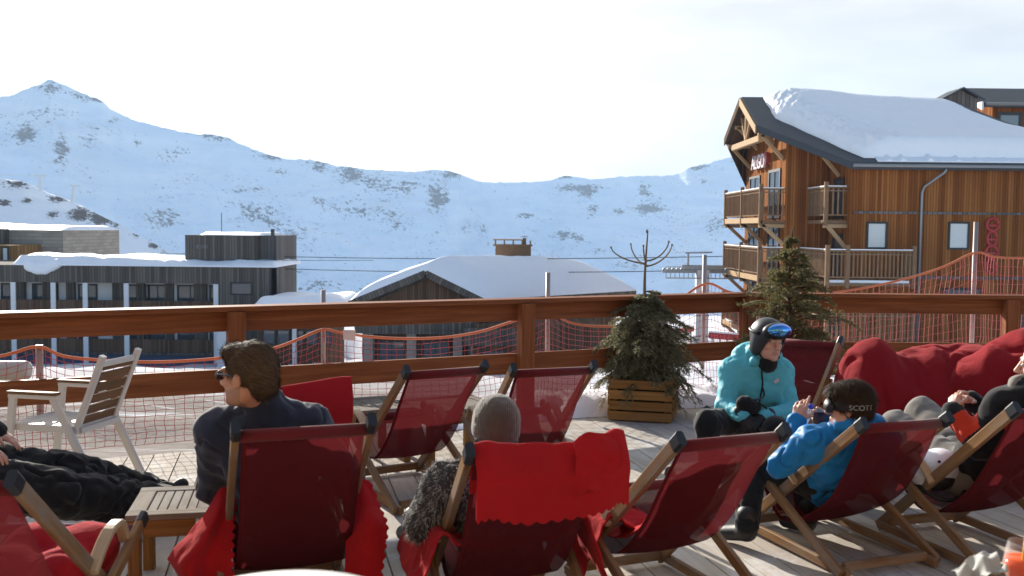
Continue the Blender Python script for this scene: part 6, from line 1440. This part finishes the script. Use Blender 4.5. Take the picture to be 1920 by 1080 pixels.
# --- person in bright blue jacket holding a phone
def blue_person():
    hc = P(1592, 764, 4.96); H = Head(hc, (-.90, .42, -.02), (0.05, 0, 1), 0.98)
    J = dict(tf=(-.32, .88, .35), pelvis=(1.71, 5.27, .385), chest=(1.745, 5.10, .54), neck=(1.735, 5.0, .70), shL=(1.53, 5.03, .62), shR=(1.92, 5.08, .63), elL=(1.41, 5.13, .48), elR=(2.02, 5.3, .48), wrL=(1.495, 5.16, .70), wrR=(1.74, 5.36, .66),
             knL=(1.34, 5.44, .42), knR=(1.70, 5.70, .46), anL=(1.27, 5.24, .12), anR=(1.66, 5.48, .10), toL=(1.18, 5.36, .05), toR=(1.58, 5.60, .05))
    hs = [dict(w=J['wrL'], d=(.25, .05, .95), n=(.7, .7, -.1), thumb=(.9, -.3, .2), curl=(.05, .75, .8, .85)), dict(w=J['wrR'], d=(-.75, -.1, .5), n=(-.3, -.9, 0), thumb=(0, -.2, 1), curl=(.5, .6, .7, .7))]
    o = body(J, H, hs, .93, mats=[M_SKIN2, M_LIP], matfn=face_mats(H), label='person in bright blue jacket with dark hair and goggle strap, holding up a phone')
    jacket(J, o, M_BLUE, .95, ex=.004, amp=.016, scale=9, seed=12, arm=.92, hood=(V(.02, -.03, .035), V(.14, .10, .06)), collar=.05, vox=.007)
    trousers(J, o, M_BLACKC, .95, ex=.008); boots(J, o, M_BOOT)
    hair_cap(H, o, M_HAIRD, [(0, -.018, .045, .090, .108, .098), (0, .06, .085, .065, .05, .035), (0, -.06, -.01, .078, .06, .06)], [(0, .12, -.02, .1, .068, .085), (0, .02, -.115, .14, .1, .075), (-.09, .035, -.03, .03, .035, .045), (.09, .035, -.03, .03, .035, .045)], 7000, (0, -.3, -.95), .05, 7, amp=.003, lift=.005)
    b = MB(); ring = [H.w(.097 * math.sin(a), -.012 + .112 * math.cos(a), .012) for a in [.7 + k * (2 * math.pi - 1.4) / 40 for k in range(41)]]
    up = H.M @ V(0, 0, 1); base = [p - up * .019 for p in ring]; top = [p + up * .019 for p in ring]; st = solid(b.grid([base, top], smooth=True).build('goggle_strap', M_BLACK, o), .004, 1.0)
    f = bpy.data.curves.new('strap_text', 'FONT'); f.body = 'SCOTT'; f.size = .036; f.extrude = .0006; f.align_x = 'CENTER'; f.align_y = 'CENTER'; q = bpy.data.objects.new('t', f); COL.objects.link(q); dg = bpy.context.evaluated_depsgraph_get(); me = bpy.data.meshes.new_from_object(q.evaluated_get(dg)); bpy.data.objects.remove(q)
    for v in me.vertices:                                            # wrap the lettering round the strap, on the side turned to the camera
        a = math.pi * 0.80 + -v.co.x / .104; 
        a = -2.1 - v.co.x / .106; r = 1.075 if True else 1
        v.co = H.w(.097 * r * math.sin(a), -.012 + .112 * r * math.cos(a), .012 + v.co.y / .98)
    me.materials.clear(); me.materials.append(M_WHITE); link('strap_lettering', me, st)
    S = SDF(); H.e(S, 0, .078, .006, .088, .048, .048, k=.01); H.e(S, 0, .035, .0, .085, .07, .09, k=.01, op='sub'); gg = sdf_obj('goggles', S, .005, M_BLACK, o)
    c = P(1542, 786, 5.14); ph = MB(); d = V(.5, -.82, .0).normalized(); ph.bar(c + V(-.045, .01, .0), c + V(.045, -.0, .0), .009, .072, up=(0, .25, 1), ch=.3); t = tag(ph.build('smartphone', plain('phone_back', (.012, .02, .045), .2)), 'dark smartphone held up by the person in bright blue', 'phone')
    return o
blue_person()

# --- man lying back at the right edge
def reclining_man():
    hc = P(1951, 686, 5.02); H = Head(hc, (-.93, .36, -.02), (0.05, -.12, 1), 1.0)
    J = dict(tf=(-.30, .62, .72), pelvis=(2.52, 5.36, .40), chest=(2.57, 5.13, .66), neck=(2.60, 5.00, .885), shL=(2.50, 5.03, .82), shR=(2.78, 5.17, .80), elL=(2.41, 5.04, .61), elR=(2.72, 5.42, .66), wrL=(2.315, 5.17, .765), wrR=(2.47, 5.30, .80),
             knL=(2.27, 5.80, .56), knR=(2.47, 5.92, .62), anL=(2.10, 6.08, .12), anR=(2.3, 6.2, .12), toL=(2.01, 6.24, .05), toR=(2.2, 6.36, .05))
    hs = [dict(w=J['wrL'], d=(.25, .35, .7), n=(.8, .2, -.4), thumb=(-.2, -.5, .6), curl=(.8, .85, .9, .9)), dict(w=J['wrR'], d=(-.75, -.45, .25), n=(-.2, -.2, -.9), thumb=(-.3, -.3, .8), curl=(.9, .9, .95, 1.0))]
    o = body(J, H, hs, 1.0, mats=[M_SKIN2, M_LIP, M_GREYBEARD], matfn=face_mats(H, True), label='man in black and red jacket and grey trousers lying back with clasped hands'); eyes(H, o)
    el, wr, sh = (np.array(J[k]) for k in ('elL', 'wrL', 'shL'))
    def panel(c):
        t = np.clip(((c - el) @ (wr - el)) / ((wr - el) @ (wr - el)), -.2, 1.2); dd = np.linalg.norm(c - (el + t[:, None] * (wr - el)), axis=1); m = (dd < .10) & (t > .28) & (t < .86)
        t2 = ((c - sh) @ (el - sh)) / ((el - sh) @ (el - sh)); ax = np.cross(el - sh, [0, 0, 1.]); d2 = np.linalg.norm(c - (sh + t2[:, None] * (el - sh)), axis=1); side = (c - sh) @ np.array([.8, -.6, 0]); m |= (d2 < .10) & (t2 > .1) & (t2 < .8) & (side > .035) & (side < .07); return m
    jacket(J, o, [M_BLACKC, M_REDORG], ex=.004, amp=.009, seed=14, collar=.02, matfn=panel, vox=.0075)
    S = SDF(); n = vec(J['neck']); S.cone(n + V(0, 0, 0), n + V(-.02, .01, .045), .06, .056, .02); sdf_obj('grey_collar', S, .007, M_GREYP, o, amp=.004, scale=16)
    trousers(J, o, M_GREYP, ex=.012, amp=.006); boots(J, o, M_BOOT)
    hair_cap(H, o, M_HAIRG, [(0, -.022, .042, .080, .100, .090)], [(0, .11, -.01, .1, .075, .088), (0, .02, -.10, .12, .09, .075)], 1800, (0, -.6, -.5), .016, 15)
    return o
reclining_man()

# --- person at the left edge, only the legs and a hand in the picture
def left_person():
    H = Head((-3.46, 4.72, 1.10), (.9, .4, 0), (0, 0, 1))
    J = dict(tf=(.8, .35, .5), pelvis=(-2.98, 4.98, .44), chest=(-3.22, 4.84, .70), neck=(-3.38, 4.76, .93), shL=(-3.36, 4.96, .84), shR=(-3.20, 4.60, .84), elL=(-3.02, 5.12, .66), elR=(-2.92, 4.68, .62), wrL=(-2.72, 5.2, .60), wrR=(-2.625, 4.86, .605),
             knL=(-2.40, 5.34, .33), knR=(-2.36, 5.10, .30), anL=(-2.08, 5.76, .09), anR=(-1.97, 5.60, .08), toL=(-1.95, 5.83, .16), toR=(-1.84, 5.66, .14))
    hs = [dict(w=J['wrR'], d=(.80, .2, -.5), n=(-.1, .2, -1), thumb=(.2, .9, .3), curl=(.25, .3, .35, .4)), dict(w=J['wrL'], d=(.8, .1, -.4), n=(0, 0, -1), thumb=(.2, -.9, .3), curl=(.3, .35, .4, .4))]
    o = body(J, H, hs, 1.0, mats=[M_SKIN2, M_LIP], matfn=face_mats(H), label='person in black stretched out at the left edge, one hand on the thigh'); eyes(H, o)
    jacket(J, o, M_BLACKC, ex=.012, amp=.012, seed=21, arm=1.08); trousers(J, o, M_BLACKC, ex=.045, amp=.02, seed=22); boots(J, o, M_BOOT)
    hair_cap(H, o, M_HAIRD, [(0, -.022, .045, .084, .102, .094)], [(0, .11, -.01, .1, .075, .085), (0, .02, -.10, .12, .09, .075)], 600, (0, -.5, -.6), .03, 23)
    s = thing('stool', 'plain wooden stool under the person in black at the left edge', 'stool', (-3.02, 4.96, 0))
    MB().bar(V(0, 0, .27), V(0, 0, .30), .36, .36, up=(0, 1, 0)).build('seat', M_TEAK, s)
    for sx in (-1, 1):
        for sy in (-1, 1): MB().bar(V(sx * .14, sy * .14, 0), V(sx * .14, sy * .14, .269), .04, .04, up=(0, 1, 0)).build('leg', M_TEAK, s)
left_person()
def haze():
    m = bpy.data.materials.new('thin_air'); m.use_nodes = True; t = m.node_tree; t.nodes.clear()
    o = t.nodes.new('ShaderNodeOutputMaterial'); v = t.nodes.new('ShaderNodeVolumePrincipled'); v.inputs['Color'].default_value = (0.55, 0.76, 1.0, 1); v.inputs['Density'].default_value = 0.00016; v.inputs['Anisotropy'].default_value = 0.0
    t.links.new(v.outputs[0], o.inputs['Volume'])
    MB().box((-3600, -60, -300), (3600, 2900, 420)).build('haze', m, kind='stuff')
haze()
